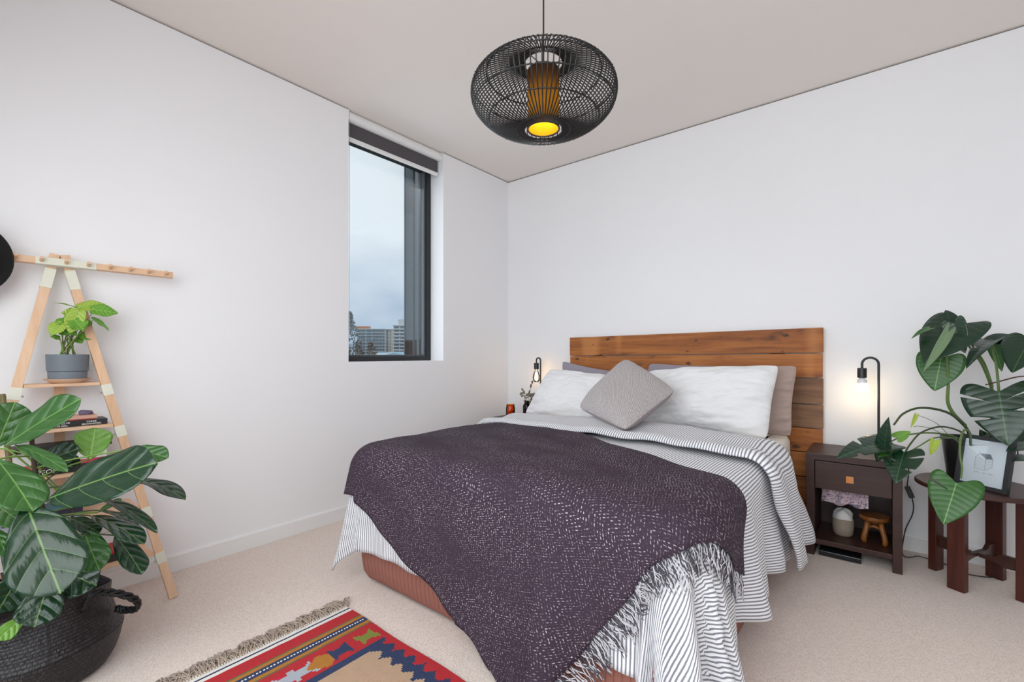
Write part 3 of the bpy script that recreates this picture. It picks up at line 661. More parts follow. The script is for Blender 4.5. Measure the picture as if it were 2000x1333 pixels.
# ------------------------------------------------------------------ woven pendant lamp
PL = Vector((1.744, -1.916, 0)); PZ0, PZM, PZ1 = 1.922, 2.05, 2.172; PR = .272; PRT = .070
pd = thing('pendant_lamp', (PL.x, PL.y, PZ0), 'black woven rattan pendant lamp hanging from the ceiling', 'pendant lamp')
m_rattan = plain('black_rattan', (.013, .0125, .0135), .42, var=.3)
def prof(t):     # t 0..1 from bottom rim to top rim
    z = PZ0 + (PZ1 - PZ0) * t; a = (t - .53) / (.53 if t < .53 else .47)
    r = PRT + (PR - PRT) * (1 - abs(a) ** 2.15) ** .62
    return r, z
NR = 90; b = MB(); pts = []
tt = [.5 - .5 * math.cos(PI * i / 20) for i in range(21)]
pts = [(prof(t)[0], 0, prof(t)[1]) for t in tt]
b.tube([Vector(p) + PL for p in pts], .0024, 5)
rib0 = b.build('rib', m_rattan, pd, True, origin=(PL.x, PL.y, PZ0))
for k in range(1, NR):
    c = dup(rib0, (0, 0, 0), pd); c.rotation_euler.z = 2 * PI * k / NR
for t in (.012, .16, .36, .64, .84, .988):
    r, z = prof(t); b = MB(); n = 180
    b.tube([(PL.x + (r - .001 + .0022 * math.cos(k * PI)) * math.cos(2 * PI * k / n), PL.y + (r - .001 + .0022 * math.cos(k * PI)) * math.sin(2 * PI * k / n), z + .0012 * math.sin(k * 2.1)) for k in range(n)], .0027 if .1 < t < .9 else .0034, 5, closed=True)
    b.build('hoop', m_rattan, pd, True)
m = MT('inner_shade_outside'); m.t.nodes.remove(m.b)
df = m.n('ShaderNodeBsdfDiffuse', {0: (.012, .011, .012, 1)}); tl = m.n('ShaderNodeBsdfTranslucent', {0: (.60, .32, .03, 1)}); mx = m.n('ShaderNodeMixShader', {0: .22, 1: df.outputs[0], 2: tl.outputs[0]}); m.t.links.new(mx.outputs[0], m.out.inputs[0]); m_inout = m.m
m_gold = plain('gold_lining', (.85, .46, .03), .45, var=.05)
IR, IZ0, IZ1 = .059, PZ0 + .004, 2.142
b = MB(); n = 40; rows = [[(PL.x + r * math.cos(2 * PI * k / n), PL.y + r * math.sin(2 * PI * k / n), z) for k in range(n)] for r, z in ((IR, IZ0), (IR, (IZ0 + IZ1) / 2), (IR, IZ1))]
m = MT('shade_two_sided'); m.t.nodes.remove(m.b); ge = m.n('ShaderNodeNewGeometry')
d1 = m.n('ShaderNodeBsdfDiffuse', {0: (.012, .011, .012, 1)}); t1 = m.n('ShaderNodeBsdfTranslucent', {0: (.75, .46, .03, 1)}); d2 = m.n('ShaderNodeBsdfDiffuse', {0: (.50, .30, .022, 1)})
o1 = m.n('ShaderNodeMixShader', {0: .055, 1: d1.outputs[0], 2: t1.outputs[0]}); o2 = m.n('ShaderNodeMixShader', {0: .14, 1: d2.outputs[0], 2: t1.outputs[0]})
mm = m.n('ShaderNodeMixShader', {0: ge.outputs['Backfacing'], 1: o1.outputs[0], 2: o2.outputs[0]}); m.t.links.new(mm.outputs[0], m.out.inputs[0])
b.grid(rows, None, closed=True); sh = b.build('inner_shade', m.m, pd, True); sh['label'] = 'black inner cylinder with gold lining'
for z, r in ((IZ0, .0035), (IZ1, .003)):
    b = MB(); b.tube([(PL.x + IR * math.cos(2 * PI * k / 40), PL.y + IR * math.sin(2 * PI * k / 40), z) for k in range(40)], r, 6, closed=True)
    b.build('shade_rim', m_rattan, pd, True)
for k in range(3):
    a = 2 * PI * k / 3 + .4; b = MB(); b.tube([(PL.x + .012 * math.cos(a), PL.y + .012 * math.sin(a), 2.165), (PL.x + IR * math.cos(a), PL.y + IR * math.sin(a), IZ1)], .0018, 6); b.tube([(PL.x + .012 * math.cos(a), PL.y + .012 * math.sin(a), 2.165), (PL.x + PRT * math.cos(a), PL.y + PRT * math.sin(a), PZ1)], .0018, 6); b.build('spider_wire', m_black, pd)
b = MB(); b.lathe([(.0, 2.07), (.021, 2.07), (.021, 2.14), (.014, 2.16), (.006, 2.175), (0, 2.175)], (PL.x, PL.y, 0), 20); b.build('lamp_holder', m_black, pd, True, auto=AUTO)
b = MB(); b.lathe([(.013, 2.07), (.014, 2.045), (.020, 2.015), (.024, 1.99), (.020, 1.968), (.010, 1.958), (0, 1.956)], (PL.x, PL.y, 0), 20); b.build('bulb', emit('warm_bulb', (1, .72, .26), 17), pd, True)
b = MB(); b.tube([(PL.x, PL.y, 2.17), (PL.x, PL.y, H - .03)], .0032, 8); b.build('cord', m_black, pd)
b = MB(); b.lathe([(.05, H - .0005), (.05, H - .02), (.042, H - .03), (0, H - .031)], (PL.x, PL.y, 0), 28); b.build('ceiling_rose', m_black, pd, True, auto=AUTO)

# ------------------------------------------------------------------ nightstands
def nightstand(x0, yf, label, full=True):
    W, D, Z = .398, .352, .546; x1 = x0 + W; yb = yf + D
    t = thing('nightstand', ((x0 + x1) / 2, (yf + yb) / 2, 0), label, 'nightstand')
    b = MB(); b.box(x0 - .002, x1 + .002, yf - .002, yb, Z - .034, Z, .002); b.build('top', m_wenge, t)
    for x in (x0, x1 - .038):
        b = MB(); b.box(x, x + .038, yf, yb, 0, Z - .0345, .002); b.build('side_panel', m_wenge, t)
    b = MB(); b.box(x0 + .0385, x1 - .0385, yb - .012, yb - .002, .07, Z - .035); b.build('back_panel', m_wenge, t)
    b = MB(); b.box(x0 + .0385, x1 - .0385, yf + .004, yb - .0125, .062, .088, .002); b.build('shelf', m_wenge, t)
    dr = MB(); dr.box(x0 + .0405, x1 - .0405, yf + .001, yf + .019, .362, Z - .038, .002); d_ = dr.build('drawer', m_wenge, t)
    b = MB(); b.box(x0 + .043, x1 - .043, yf + .0195, yb - .04, .372, Z - .045); b.build('drawer_box', m_wenge, d_)
    xc = (x0 + x1) / 2 - .008; b = MB(); b.box(xc - .0165, xc + .0165, yf - .009, yf - .001, .412, .447, .003); b.build('pull', m_leather, d_)
    b = MB(); b.tube([(xc, yf - .009, .437), (xc, yf - .0115, .437)], .003, 8); b.build('screw', m_steel, d_)
    return t
NSX, NSY = 2.418, -.405
nightstand(NSX, NSY, 'dark brown nightstand with drawer and leather pull beside the round table')
nightstand(.178, -.455, 'dark brown nightstand in the room corner, mostly hidden by the bed')
# under and inside the near nightstand
b = MB(); b.box(2.475, 2.655, -.395, -.13, .004, .030, .004); b.box(2.482, 2.648, -.3965, -.3945, .012, .02)
tag(b.build('floor_scale', plain('black_plastic', (.015, .016, .018), .25)), 'thin black flat box on the carpet under the nightstand', 'box')
pc = (2.572, -.24); pot = thing('ceramic_pot', (*pc, .088), 'small taupe ceramic pot inside the open nightstand', 'pot')
b = MB(); b.lathe([(.0, .0885), (.036, .0885), (.045, .098), (.049, .13), (.049, .178), (.046, .180), (.044, .176), (.044, .12), (0, .11)], (*pc, 0), 28); b.build('body', plain('taupe_ceramic', (.30, .25, .195), .6), pot, True, auto=AUTO)
b = MB(); b.lathe([(.043, .165), (.045, .182), (.042, .205), (.030, .222), (.012, .228), (0, .229)], (*pc, 0), 24, warp=lambda r, z, a: (r * (1 + .08 * math.sin(a * 5 + z * 60)), z + .006 * math.sin(a * 3)))
q = b.build('tissue_bundle', fabric('white_tissue', (.66, .65, .63), 300), None, True); tag(q, 'crumpled white tissue stuffed in the taupe pot', 'tissue')
ec = (2.706, -.25)
el = thing('carved_stool', (*ec, .088), 'small carved orange-brown wooden stand inside the nightstand', 'wooden stand')
m_carve = wood('carved_wood', [(.3, (.10, .030, .007)), (.5, (.24, .085, .018)), (.7, (.38, .15, .036))], 'z', 40, .35)
b = MB(); b.lathe([(0, .198), (.05, .198), (.062, .206), (.066, .216), (.064, .226), (0, .226)], (*ec, 0), 28); b.build('dish', m_carve, el, True, auto=AUTO)
for k, (dx, dy) in enumerate(((-.04, -.035), (.042, -.04), (-.035, .045), (.04, .04))):
    b = MB(); x, y = ec[0] + dx, ec[1] + dy
    b.tube([(x, y, .0885), (x + dx * .1, y + dy * .1, .105), (x, y, .13), (x - dx * .2, y - dy * .2, .16), (x - dx * .35, y - dy * .35, .2)], [.013, .0135, .0125, .013, .012], 10); b.build('leg', m_carve, el, True)
b = MB(); b.tube([(ec[0] - .03, ec[1] - .025, .165), (ec[0], ec[1] - .03, .176), (ec[0] + .03, ec[1] - .028, .165)], .008, 8); b.tube([(ec[0] - .03, ec[1] + .03, .165), (ec[0], ec[1] + .03, .176), (ec[0] + .03, ec[1] + .03, .165)], .008, 8); b.build('arch', m_carve, el, True)
b = MB(); N_ = 24; x0, x1 = 2.484, 2.685; rows = []
for i in range(9):
    t = i / 8; z = .3595 - .082 * t; yy = -.345 + .02 * math.sin(t * 2)
    rows.append([(x0 + (x1 - x0) * j / N_, yy - .02 * t + .008 * math.sin(j * .9 + t * 2), z + .007 * math.sin(j * .55) * t) for j in range(N_ + 1)])
rows = [[(x, y + .14, .3595) for (x, y, z) in rows[0]]] + rows
b.grid(rows, [[(j / N_ * .22, i * .012 + .001) for j in range(N_ + 1)] for i in range(10)])
m = MT('printed_silk'); u, v_, uvv = m.uv(); f = m.noise(uvv, 22, 3, .6, 1.6); ln = m.ma('ABSOLUTE', m.ma('SUBTRACT', f, .5)); l1 = m.ramp(ln, [(.012, 1.0), (.03, 0.0)]); bl = m.ramp(m.noise(uvv, 14, 3), [(.56, 0.0), (.62, 1.0)])
m.col(m.mix(m.ma('MAXIMUM', l1, m.ma('MULTIPLY', bl, .7)), m.mix(f, (.46, .30, .33), (.55, .47, .50)), (.05, .06, .13))).rough(.5)
tag(b.build('folded_scarf', m.m, None, True, solid=.006), 'pink and navy patterned scarf hanging under the nightstand drawer', 'scarf')

# ------------------------------------------------------------------ bedside lamps
def lamp(base, stem, hx, ztop, label, kind):
    bx, by, bz = base; t = thing('table_lamp', base, label, 'lamp')
    b = MB(); b.lathe([(0, bz + .0005), (.064, bz + .0005), (.065, bz + .004), (.063, bz + .010), (0, bz + .011)], (bx, by, 0), 40); b.build('base', m_black, t, True, auto=AUTO)
    sx, sy = stem; r = (sx - hx) / 2; path = [(sx, sy, bz + .01)] + [(sx, sy, bz + .01 + (ztop - r - bz - .01) * k / 4) for k in (1, 2, 3, 4)]
    path += [(hx + r + r * math.cos(a), sy, ztop - r + r * math.sin(a)) for a in [PI * k / 12 for k in range(1, 13)]] + [(hx, sy, ztop - r - .03)]
    b = MB(); b.tube(path, .0062, 12); b.build('stem', m_black, t, True, auto=math.radians(60))
    zs_ = ztop - r - .022
    b = MB(); b.lathe([(0, zs_), (.0205, zs_), (.0215, zs_ - .002), (.0215, zs_ - .052), (.019, zs_ - .054), (0, zs_ - .054)], (hx, sy, 0), 28); b.build('lamp_holder', m_black, t, True, auto=AUTO)
    z0 = zs_ - .054
    if kind == 'cfl':
        bl = MB(); bl.lathe([(.012, z0), (.013, z0 - .004), (.021, z0 - .012), (.023, z0 - .024), (.021, z0 - .028), (0, z0 - .028)], (hx, sy, 0), 28); bo = bl.build('bulb', plain('bulb_base_white', (.75, .76, .78), .35, var=.03), t, True, auto=AUTO)
        b = MB(); n = 90; pts = [(hx + .0215 * math.cos(k / n * 2 * PI * 3.2), sy + .0215 * math.sin(k / n * 2 * PI * 3.2), z0 - .036 - .040 * k / n) for k in range(n + 1)]; b.tube(pts, .0062, 8); b.tube([(hx, sy, z0 - .028), (hx, sy, z0 - .07)], .008, 8); b.build('spiral_tube', emit('cfl_glow', (1, .88, .66), 6), bo, True)
        l = bpy.data.lights.new('lamp_light', 'POINT'); l.energy = .34; l.color = (1, .74, .42); l.shadow_soft_size = .028
        lo = bpy.data.objects.new('lamp_light', l); COL.objects.link(lo); lo.parent = t; lo.location = Vector((hx, sy - .004, z0 - .105)) - Vector(base)
    else:
        bl = MB(); bl.lathe([(.013, z0 + .002), (.0135, z0 - .008), (.017, z0 - .02), (.028, z0 - .046), (.0325, z0 - .07), (.030, z0 - .092), (.020, z0 - .108), (.008, z0 - .113), (0, z0 - .114)], (hx, sy, 0), 28); bo = bl.build('bulb', m_bulbglass, t, True)
        b = MB()
        for k in range(5):
            a = 2 * PI * k / 5; a2 = a + .6; b.tube([(hx + .005 * math.cos(a), sy + .005 * math.sin(a), z0 - .03), (hx + .0105 * math.cos(a), sy + .0105 * math.sin(a), z0 - .088), (hx + .0105 * math.cos(a2), sy + .0105 * math.sin(a2), z0 - .088), (hx + .005 * math.cos(a2), sy + .005 * math.sin(a2), z0 - .03)], .0013, 5)
        b.build('filament', emit('filament_glow', (1, .72, .40), 22), bo, True)
        b = MB(); b.tube([(hx, sy, z0), (hx, sy, z0 - .03)], .004, 8); b.build('filament_post', m_bulbglass, bo)
        l = bpy.data.lights.new('lamp_light', 'POINT'); l.energy = .12; l.color = (1, .72, .42); l.shadow_soft_size = .02
        lo = bpy.data.objects.new('lamp_light', l); COL.objects.link(lo); lo.parent = t; lo.location = Vector((hx, sy, z0 - .13)) - Vector(base)
    return t
lamp((2.674, -.140, .546), (2.724, -.140), 2.652, 1.058, 'black hook table lamp with glowing white spiral bulb on the nightstand', 'cfl')
lamp((.438, -.135, .546), (.468, -.135), .425, 1.045, 'black hook table lamp with clear filament bulb in the room corner', 'edison')
# lamp cord with inline switch
cd = thing('lamp_cord', (2.86, -.08, .01), 'black lamp cord with inline switch hanging between nightstand and round table', 'cord')
K = [(2.735, -.035, .55), (2.80, -.035, .552), (2.845, -.07, .52), (2.848, -.10, .44), (2.842, -.11, .37)]
b = MB(); b.tube(spline(K, 6), .0026, 6)
sw0 = Vector((2.842, -.11, .37)); sw1 = Vector((2.862, -.11, .315))
K2 = [sw1, (2.868, -.11, .27), (2.862, -.11, .22), (2.838, -.115, .15), (2.826, -.12, .08), (2.822, -.125, .02), (2.832, -.14, .0045), (2.86, -.13, .006), (2.885, -.10, .008), (2.93, -.10, .005), (3.0, -.13, .004), (3.05, -.20, .004), (3.15, -.17, .004), (3.2, -.05, .004)]
b.tube(spline(K2, 6), .0026, 6); b.build('cable', m_black, cd, True)
b = MB(); dz = (sw1 - sw0).normalized(); wx = Vector((0, 1, 0)); b.obox((sw0 + sw1) / 2, dz.cross(wx) * .012, wx * .008, dz * .03, .003); sw = b.build('inline_switch', m_black, cd)
b = MB(); b.obox((sw0 + sw1) / 2 + Vector((0, -.009, 0)), dz.cross(wx) * .005, wx * .002, dz * .008, .001); b.build('rocker', plain('rocker_grey', (.05, .05, .05), .3), sw)

# things on the corner nightstand
jc = ony(997, 805, -.30); jc.z = .546
j = thing('candle_jar', jc, 'amber glass candle jar on the nightstand in the corner', 'candle jar')
b = MB(); b.lathe([(0, .5465), (.037, .5465), (.039, .550), (.039, .622), (.035, .630), (.035, .645), (.0365, .648), (.033, .648), (.032, .632), (.036, .62), (.036, .552), (0, .551)], (jc.x, jc.y, 0), 32); b.build('glass', m_amber, j, True, auto=AUTO)
b = MB(); b.lathe([(0, .552), (.0355, .552), (.0355, .60), (0, .602)], (jc.x, jc.y, 0), 28); b.build('wax', plain('amber_wax', (.62, .27, .035), .5), j, True, auto=AUTO)
bc = ony(1029, 795, -.27); bc.z = .546
j = thing('brown_bottle', bc, 'brown glass bottle on the nightstand in the corner', 'bottle')
b = MB(); b.lathe([(0, .5465), (.031, .5465), (.033, .550), (.033, .645), (.030, .655), (.022, .662), (.021, .680), (.023, .681), (.023, .686), (.018, .686), (.018, .664), (.028, .65), (.030, .64), (.030, .552), (0, .551)], (bc.x, bc.y, 0), 32); b.build('glass', m_amberdk, j, True, auto=AUTO)
sp = thing('dried_eucalyptus', (bc.x, bc.y, .6), 'dried grey eucalyptus sprig standing in the brown bottle', 'dried sprig')
m_euc = plain('dried_leaf', (.22, .20, .155), .8, var=.3, scale=60); m_stem = plain('dried_stem', (.17, .12, .08), .8)
for si, (dx, dz_, dy) in enumerate(((.115, .075, -.01), (-.045, .07, .0), (.055, .155, .0))):
    path = arc((bc.x, bc.y, .58), (bc.x + dx * .1, bc.y, .69), (bc.x + dx, bc.y + dy, .69 + dz_), 8)
    b = MB(); b.tube(path, .0015, 5); b.build('stem', m_stem, sp); rnd = random.Random(si)
    for k in range(14 if si != 2 else 6):
        p = path[4 + k % 5] + (path[8] - path[7]) * rnd.uniform(-.5, .6); n_ = Vector((rnd.uniform(-1, 1), rnd.uniform(-1, 1), rnd.uniform(-.6, 1))).normalized(); s_ = rnd.uniform(.011, .019) * (1.0 if si != 2 else 1.3)
        u_ = n_.orthogonal().normalized(); w_ = n_.cross(u_); b = MB(); q = [p + (u_ * (1 + math.cos(a)) + w_ * math.sin(a) * .8) * s_ + n_ * .002 * math.cos(2 * a) for a in [2 * PI * i / 8 for i in range(8)]]
        b.add(q, [tuple(range(8))]); b.build('leaf', m_euc, sp)

# ------------------------------------------------------------------ round table
TCX, TCY, TR_, TZ_ = 3.085, -.292, .222, .466
tb = thing('round_table', (TCX, TCY, 0), 'round mahogany side table with four flat legs and crossed stretchers', 'table')
b = MB(); b.lathe([(0, TZ_ - .022), (TR_ - .006, TZ_ - .022), (TR_, TZ_ - .017), (TR_, TZ_ - .005), (TR_ - .005, TZ_), (0, TZ_)], (TCX, TCY, 0), 64); b.build('tabletop', m_mahogtop, tb, True, auto=AUTO)
for k, a in enumerate((60, 150, 240, 330)):
    a = math.radians(a); rd = Vector((math.cos(a), math.sin(a), 0)); tg = Vector((-rd.y, rd.x, 0)); c = Vector((TCX, TCY, 0))
    b = MB(); b.obox(c + rd * .158 + Vector((0, 0, (TZ_ - .0225) / 2)), tg * .032, rd * .017, Vector((0, 0, (TZ_ - .0225) / 2)), .003); b.build('leg', m_mahog, tb)
for k, a in enumerate((60, 150)):
    a = math.radians(a); rd = Vector((math.cos(a), math.sin(a), 0)); tg = Vector((-rd.y, rd.x, 0)); L = .1405; z0 = .098 if k else .104
    up = [(-L, .172 - .1), (-L * .62, .172 - .1), (-L * .45, .152 - .1), (L * .45, .152 - .1), (L * .62, .172 - .1), (L, .172 - .1)]; lo_ = [(L, .02), (L * .7, .016)] + [(L * .7 * math.cos(q), .016 + .02 * math.sin(q)) for q in [PI * i / 8 for i in range(1, 8)]] + [(-L * .7, .016), (-L, .02)]
    b = MB()
    if k == 0: b.prism(up + lo_, Vector((TCX, TCY, .1)) - tg * .009, rd, Vector((0, 0, 1)), tg * .018); b.build('stretcher', m_mahogtop, tb)
    else:
        for s_ in (-1, 1):
            b = MB(); half = [(.0095, .0415), (L * .45, .0525 if 0 else .052), (L * .62, .072), (L, .072), (L, .02), (L * .7, .016), (L * .5, .03), (.0095, .036 - .005)]
            b.prism(half, Vector((TCX, TCY, .1)) - tg * .009, rd * s_, Vector((0, 0, 1)), tg * .018); b.build('stretcher', m_mahogtop, tb)

# picture frame leaning on the monstera pot
fa, fb_ = onz(1864, 944, TZ_), onz(1968, 968.5, TZ_); fa.z = fb_.z = TZ_ + .001
ux = (fb_ - fa); FWd = ux.length; ux.normalize(); bk = Vector((-ux.y, ux.x, 0)); uy = (Vector((0, 0, 1)) * .975 + bk * .2).normalized(); un = ux.cross(uy); FH = .238
fr = thing('picture_frame', (fa + fb_) / 2, 'black picture frame with pencil hut drawing standing on the round table', 'picture frame')
m_pframe = plain('black_frame', (.018, .019, .022), .4, var=.2)
def fpt(a, c, d=0): return fa + ux * a + uy * c + un * d
fwid = .018
for nm, q in (('frame_side', [(0, 0), (fwid, fwid), (fwid, FH - fwid), (0, FH)]), ('frame_side', [(FWd, 0), (FWd, FH), (FWd - fwid, FH - fwid), (FWd - fwid, fwid)]), ('frame_side', [(0, 0), (FWd, 0), (FWd - fwid, fwid), (fwid, fwid)]), ('frame_side', [(0, FH), (fwid, FH - fwid), (FWd - fwid, FH - fwid), (FWd, FH)])):
    b = MB(); b.prism(q, fpt(0, 0, -.012), ux, uy, un * .02); b.build(nm, m_pframe, fr)
b = MB(); b.prism([(.01, .01), (FWd - .01, .01), (FWd - .01, FH - .01), (.01, FH - .01)], fpt(0, 0, -.006), ux, uy, un * .004); ppr = b.build('paper', plain('drawing_paper', (.74, .76, .80), .8, var=.02), fr)
m_ink = plain('pencil_grey', (.42, .43, .45), .9, var=.05); m_inkd = plain('pencil_dark', (.22, .225, .24), .9, var=.15, scale=200)
def sk(pts, w=.0011, mat=m_ink, nm='pencil_line'):
    b = MB(); b.tube([fpt(FWd * .5 + a, FH * .5 + c, -.0017) for a, c in pts], w, 4); return b.build(nm, mat, ppr)
b = MB(); b.prism([(-.020, .040), (.020, .042), (.030, .020), (.006, .018)], fpt(FWd * .5, FH * .5, -.0019), ux, uy, un * .0004); b.build('drawn_roof', m_inkd, ppr)
for q in ([(-.034, -.026), (-.034, .022), (-.018, .038), (.006, .018), (.004, -.034), (-.034, -.030)], [(.004, -.034), (.031, -.018), (.030, .020)], [(-.020, .040), (-.021, .046)]): sk(q)
for k in range(6): z = -.024 + k * .008; sk([(-.033, z + .003), (.005, z - .002)], 0.0007); sk([(.006, z), (.030, z + .009)], .0007)
b = MB()
for g in (-.03, -.005, .02):
    for k in range(5): x = g + k * .0038; b.tube([fpt(FWd * .5 + x, FH * .5 - .049 + .0015 * math.sin(k * 2 + g * 90), -.0017), fpt(FWd * .5 + x + .0012 * math.cos(k * 3), FH * .5 - .044, -.0017)], .0009, 4)
tag(b.build('pencil_caption', m_ink, ppr), kind='stuff')
b = MB(); b.prism([(.012, .012), (FWd - .012, .012), (FWd - .012, FH - .012), (.012, FH - .012)], fpt(0, 0, .001), ux, uy, un * .0015); b.build('glass', m_glass, fr)
b = MB(); b.prism([(FWd * .4, FH * .75), (FWd * .6, FH * .75), (FWd * .62, 0), (FWd * .38, 0)], fpt(0, 0, -.014), ux, uy, un * .0015)
b.build('easel_back', m_black, fr)

# ------------------------------------------------------------------ leaves
def veined(name, c0, c1, vein, kind, gloss=.35, trans=.0):
    m = MT(name); u, v_, uvv = m.uv(); au = m.ma('ABSOLUTE', u)
    f = m.noise(uvv, 5, 3); fine = m.noise(uvv, 40, 2)
    k, n_, bw = {'fig': (.42, 4.6, .026), 'mon': (.16, 8.0, .03), 'syn': (.30, 5.0, .05)}[kind]
    mid = m.n('ShaderNodeMapRange', {0: au, 1: .012, 2: .032, 3: 1.0, 4: 0.0}).outputs[0]
    q = m.ma('MULTIPLY', m.ma('SUBTRACT', m.ma('ADD', v_, m.ma('MULTIPLY', fine, .006)), m.ma('MULTIPLY', m.ma('POWER', au, 1.25), k)), n_)
    fr_ = m.ma('ABSOLUTE', m.ma('SUBTRACT', m.ma('FRACT', q), .5)); lat = m.n('ShaderNodeMapRange', {0: fr_, 1: .012, 2: bw, 3: 1.0, 4: 0.0}).outputs[0]
    lat = m.ma('MULTIPLY', lat, m.n('ShaderNodeMapRange', {0: au, 1: .55, 2: .95, 3: 1.0, 4: .25}).outputs[0])
    vn = m.ma('MAXIMUM', mid, m.ma('MULTIPLY', lat, {'fig': .62, 'mon': .10, 'syn': .35}[kind]))
    m.col(m.mix(vn, m.mix(f, c0, c1), vein)).rough(gloss); m.p(Specular_IOR_Level=.5)
    if trans: m.p(Subsurface_Weight=0.0)
    bul = m.ma('POWER', m.ma('SUBTRACT', 1.0, m.ma('MULTIPLY', fr_, 2.0)), 2.0)
    m.bump(m.ma('ADD', m.ma('MULTIPLY', bul, -.9), m.ma('MULTIPLY', m.noise(uvv, 5, 2), .7)), {'fig': .32, 'mon': .10, 'syn': .3}[kind], .012); return m.m
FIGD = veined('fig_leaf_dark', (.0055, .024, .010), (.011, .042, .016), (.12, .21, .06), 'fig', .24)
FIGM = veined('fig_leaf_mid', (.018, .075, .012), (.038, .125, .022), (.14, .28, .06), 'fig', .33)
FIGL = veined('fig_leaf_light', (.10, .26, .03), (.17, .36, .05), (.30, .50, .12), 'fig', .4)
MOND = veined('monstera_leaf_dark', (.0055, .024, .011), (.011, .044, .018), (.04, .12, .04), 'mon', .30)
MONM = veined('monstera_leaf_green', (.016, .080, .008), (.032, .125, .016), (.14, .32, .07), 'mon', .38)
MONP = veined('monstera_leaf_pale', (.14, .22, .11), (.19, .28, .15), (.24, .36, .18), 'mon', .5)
YEL = veined('young_leaf', (.28, .40, .03), (.40, .50, .06), (.45, .55, .10), 'syn', .45)
SYN = veined('syngonium_leaf', (.075, .25, .018), (.17, .40, .035), (.40, .56, .14), 'syn', .38)
SYN2 = veined('syngonium_leaf_yellow', (.24, .40, .03), (.36, .48, .07), (.14, .34, .05), 'syn', .38)
def leaf(base, tip, nrm, width, kind, mat, parent, fold=.15, droop=.12, wave=.03, seed=0, cuts=None, name='leaf'):
    base, tip = Vector(base), Vector(tip); Y = tip - base; L = Y.length; Y.normalize(); X = Y.cross(Vector(nrm)).normalized(); Z = X.cross(Y); hw = width / 2
    b = MB(); NV_ = 26 if kind != 'mon' else 190 if cuts else 50; NR_ = 6; rnd = random.Random(seed)
    for sd in (-1, 1):
        rows = []; uvs = []
        for i in range(NV_ + 1):
            v = i / NV_
            if kind == 'fig':      # obovate, waisted near the stalk
                w = hw * (math.sin(PI * min(1, v ** 1.30)) ** .70 * (.86 + .14 * math.cos(2 * PI * v)) * 1.06 if 0 < v < 1 else 0)
                m0 = (0, v * L); M0 = (w, v * L + .06 * L * (w / max(hw, 1e-6)) * (1 - v))
            elif kind == 'syn':    # arrowhead / heart
                a = PI * (1 - v); r = 1 - .55 * max(0, math.cos(PI - a)) ** 6; w = hw * math.sin(a) ** .8 * (1.05 - .25 * v); yy = L * (.30 - .42 * math.cos(PI - a) * -1) if False else L * (v ** 1.15 * 1.14 - .14 * (1 - abs(2 * v - .35)) * (1 if v < .35 else 0))
                m0 = (0, max(0, yy) if v > .18 else 0); M0 = (w, yy - (.10 * L * math.sin(PI * min(1, v / .35)) if v < .35 else 0))
            else:                  # monstera: heart with slits
                tt_ = PI * (.10 + .90 * v); yh = (13 * math.cos(tt_) - 5 * math.cos(2 * tt_) - 2 * math.cos(3 * tt_) - math.cos(4 * tt_)) / 17
                yy = (.30 - yh) / 1.30 * L; yy = yy * .62 if yy < 0 else yy; w = hw * 1.03 * abs(math.sin(tt_)) ** 1.55 * (1.0 if v < 1 else 0)
                m0 = (0, max(0.0, (v - .22) / .78) ** 1.15 * L); M0 = (w, yy)
                for (cs, cv, cd, cw) in (cuts or []):
                    if cs == sd:
                        g = max(0, 1 - (abs(v - cv) / cw) ** 2.0); q = 1 - cd * g ** .5; M0 = (m0[0] + (M0[0] - m0[0]) * q, m0[1] + (M0[1] - m0[1]) * q)
            row = []; uu = []
            for j in range(NR_ + 1):
                r = j / NR_; x = m0[0] + (M0[0] - m0[0]) * r; y = m0[1] + (M0[1] - m0[1]) * r
                z = fold * abs(x) - droop * L * (max(0, y) / L) ** 2 + .25 * droop * L * (y / L) + wave * width * (r ** 2) * math.sin(v * 11 + seed * 1.7 + sd) - .25 * fold * x * x / max(hw, 1e-6)
                row.append(base + X * (x * sd) + Y * y + Z * z); uu.append((sd * x / max(hw, 1e-6) + (.0005 if j == 0 else 0), y / L + .0007))
            rows.append(row); uvs.append(uu)
        b.grid(rows if sd > 0 else [r_[::-1] for r_ in rows], uvs if sd > 0 else [r_[::-1] for r_ in uvs])
    o = b.build(name, mat, parent, True, solid=.0009)
    bm = bmesh.new(); bm.from_mesh(o.data); bmesh.ops.remove_doubles(bm, verts=bm.verts[:], dist=.00005); bm.to_mesh(o.data); bm.free()
    return o
def stretch(a, t): return 1 - .27 * abs(t[1] - a[1]) / math.hypot(t[0] - a[0], t[1] - a[1])   # wide-angle lens widens things near the frame's sides
TOCAM = lambda p: (CAM - Vector(p)).normalized()
UP = Vector((0, 0, 1))

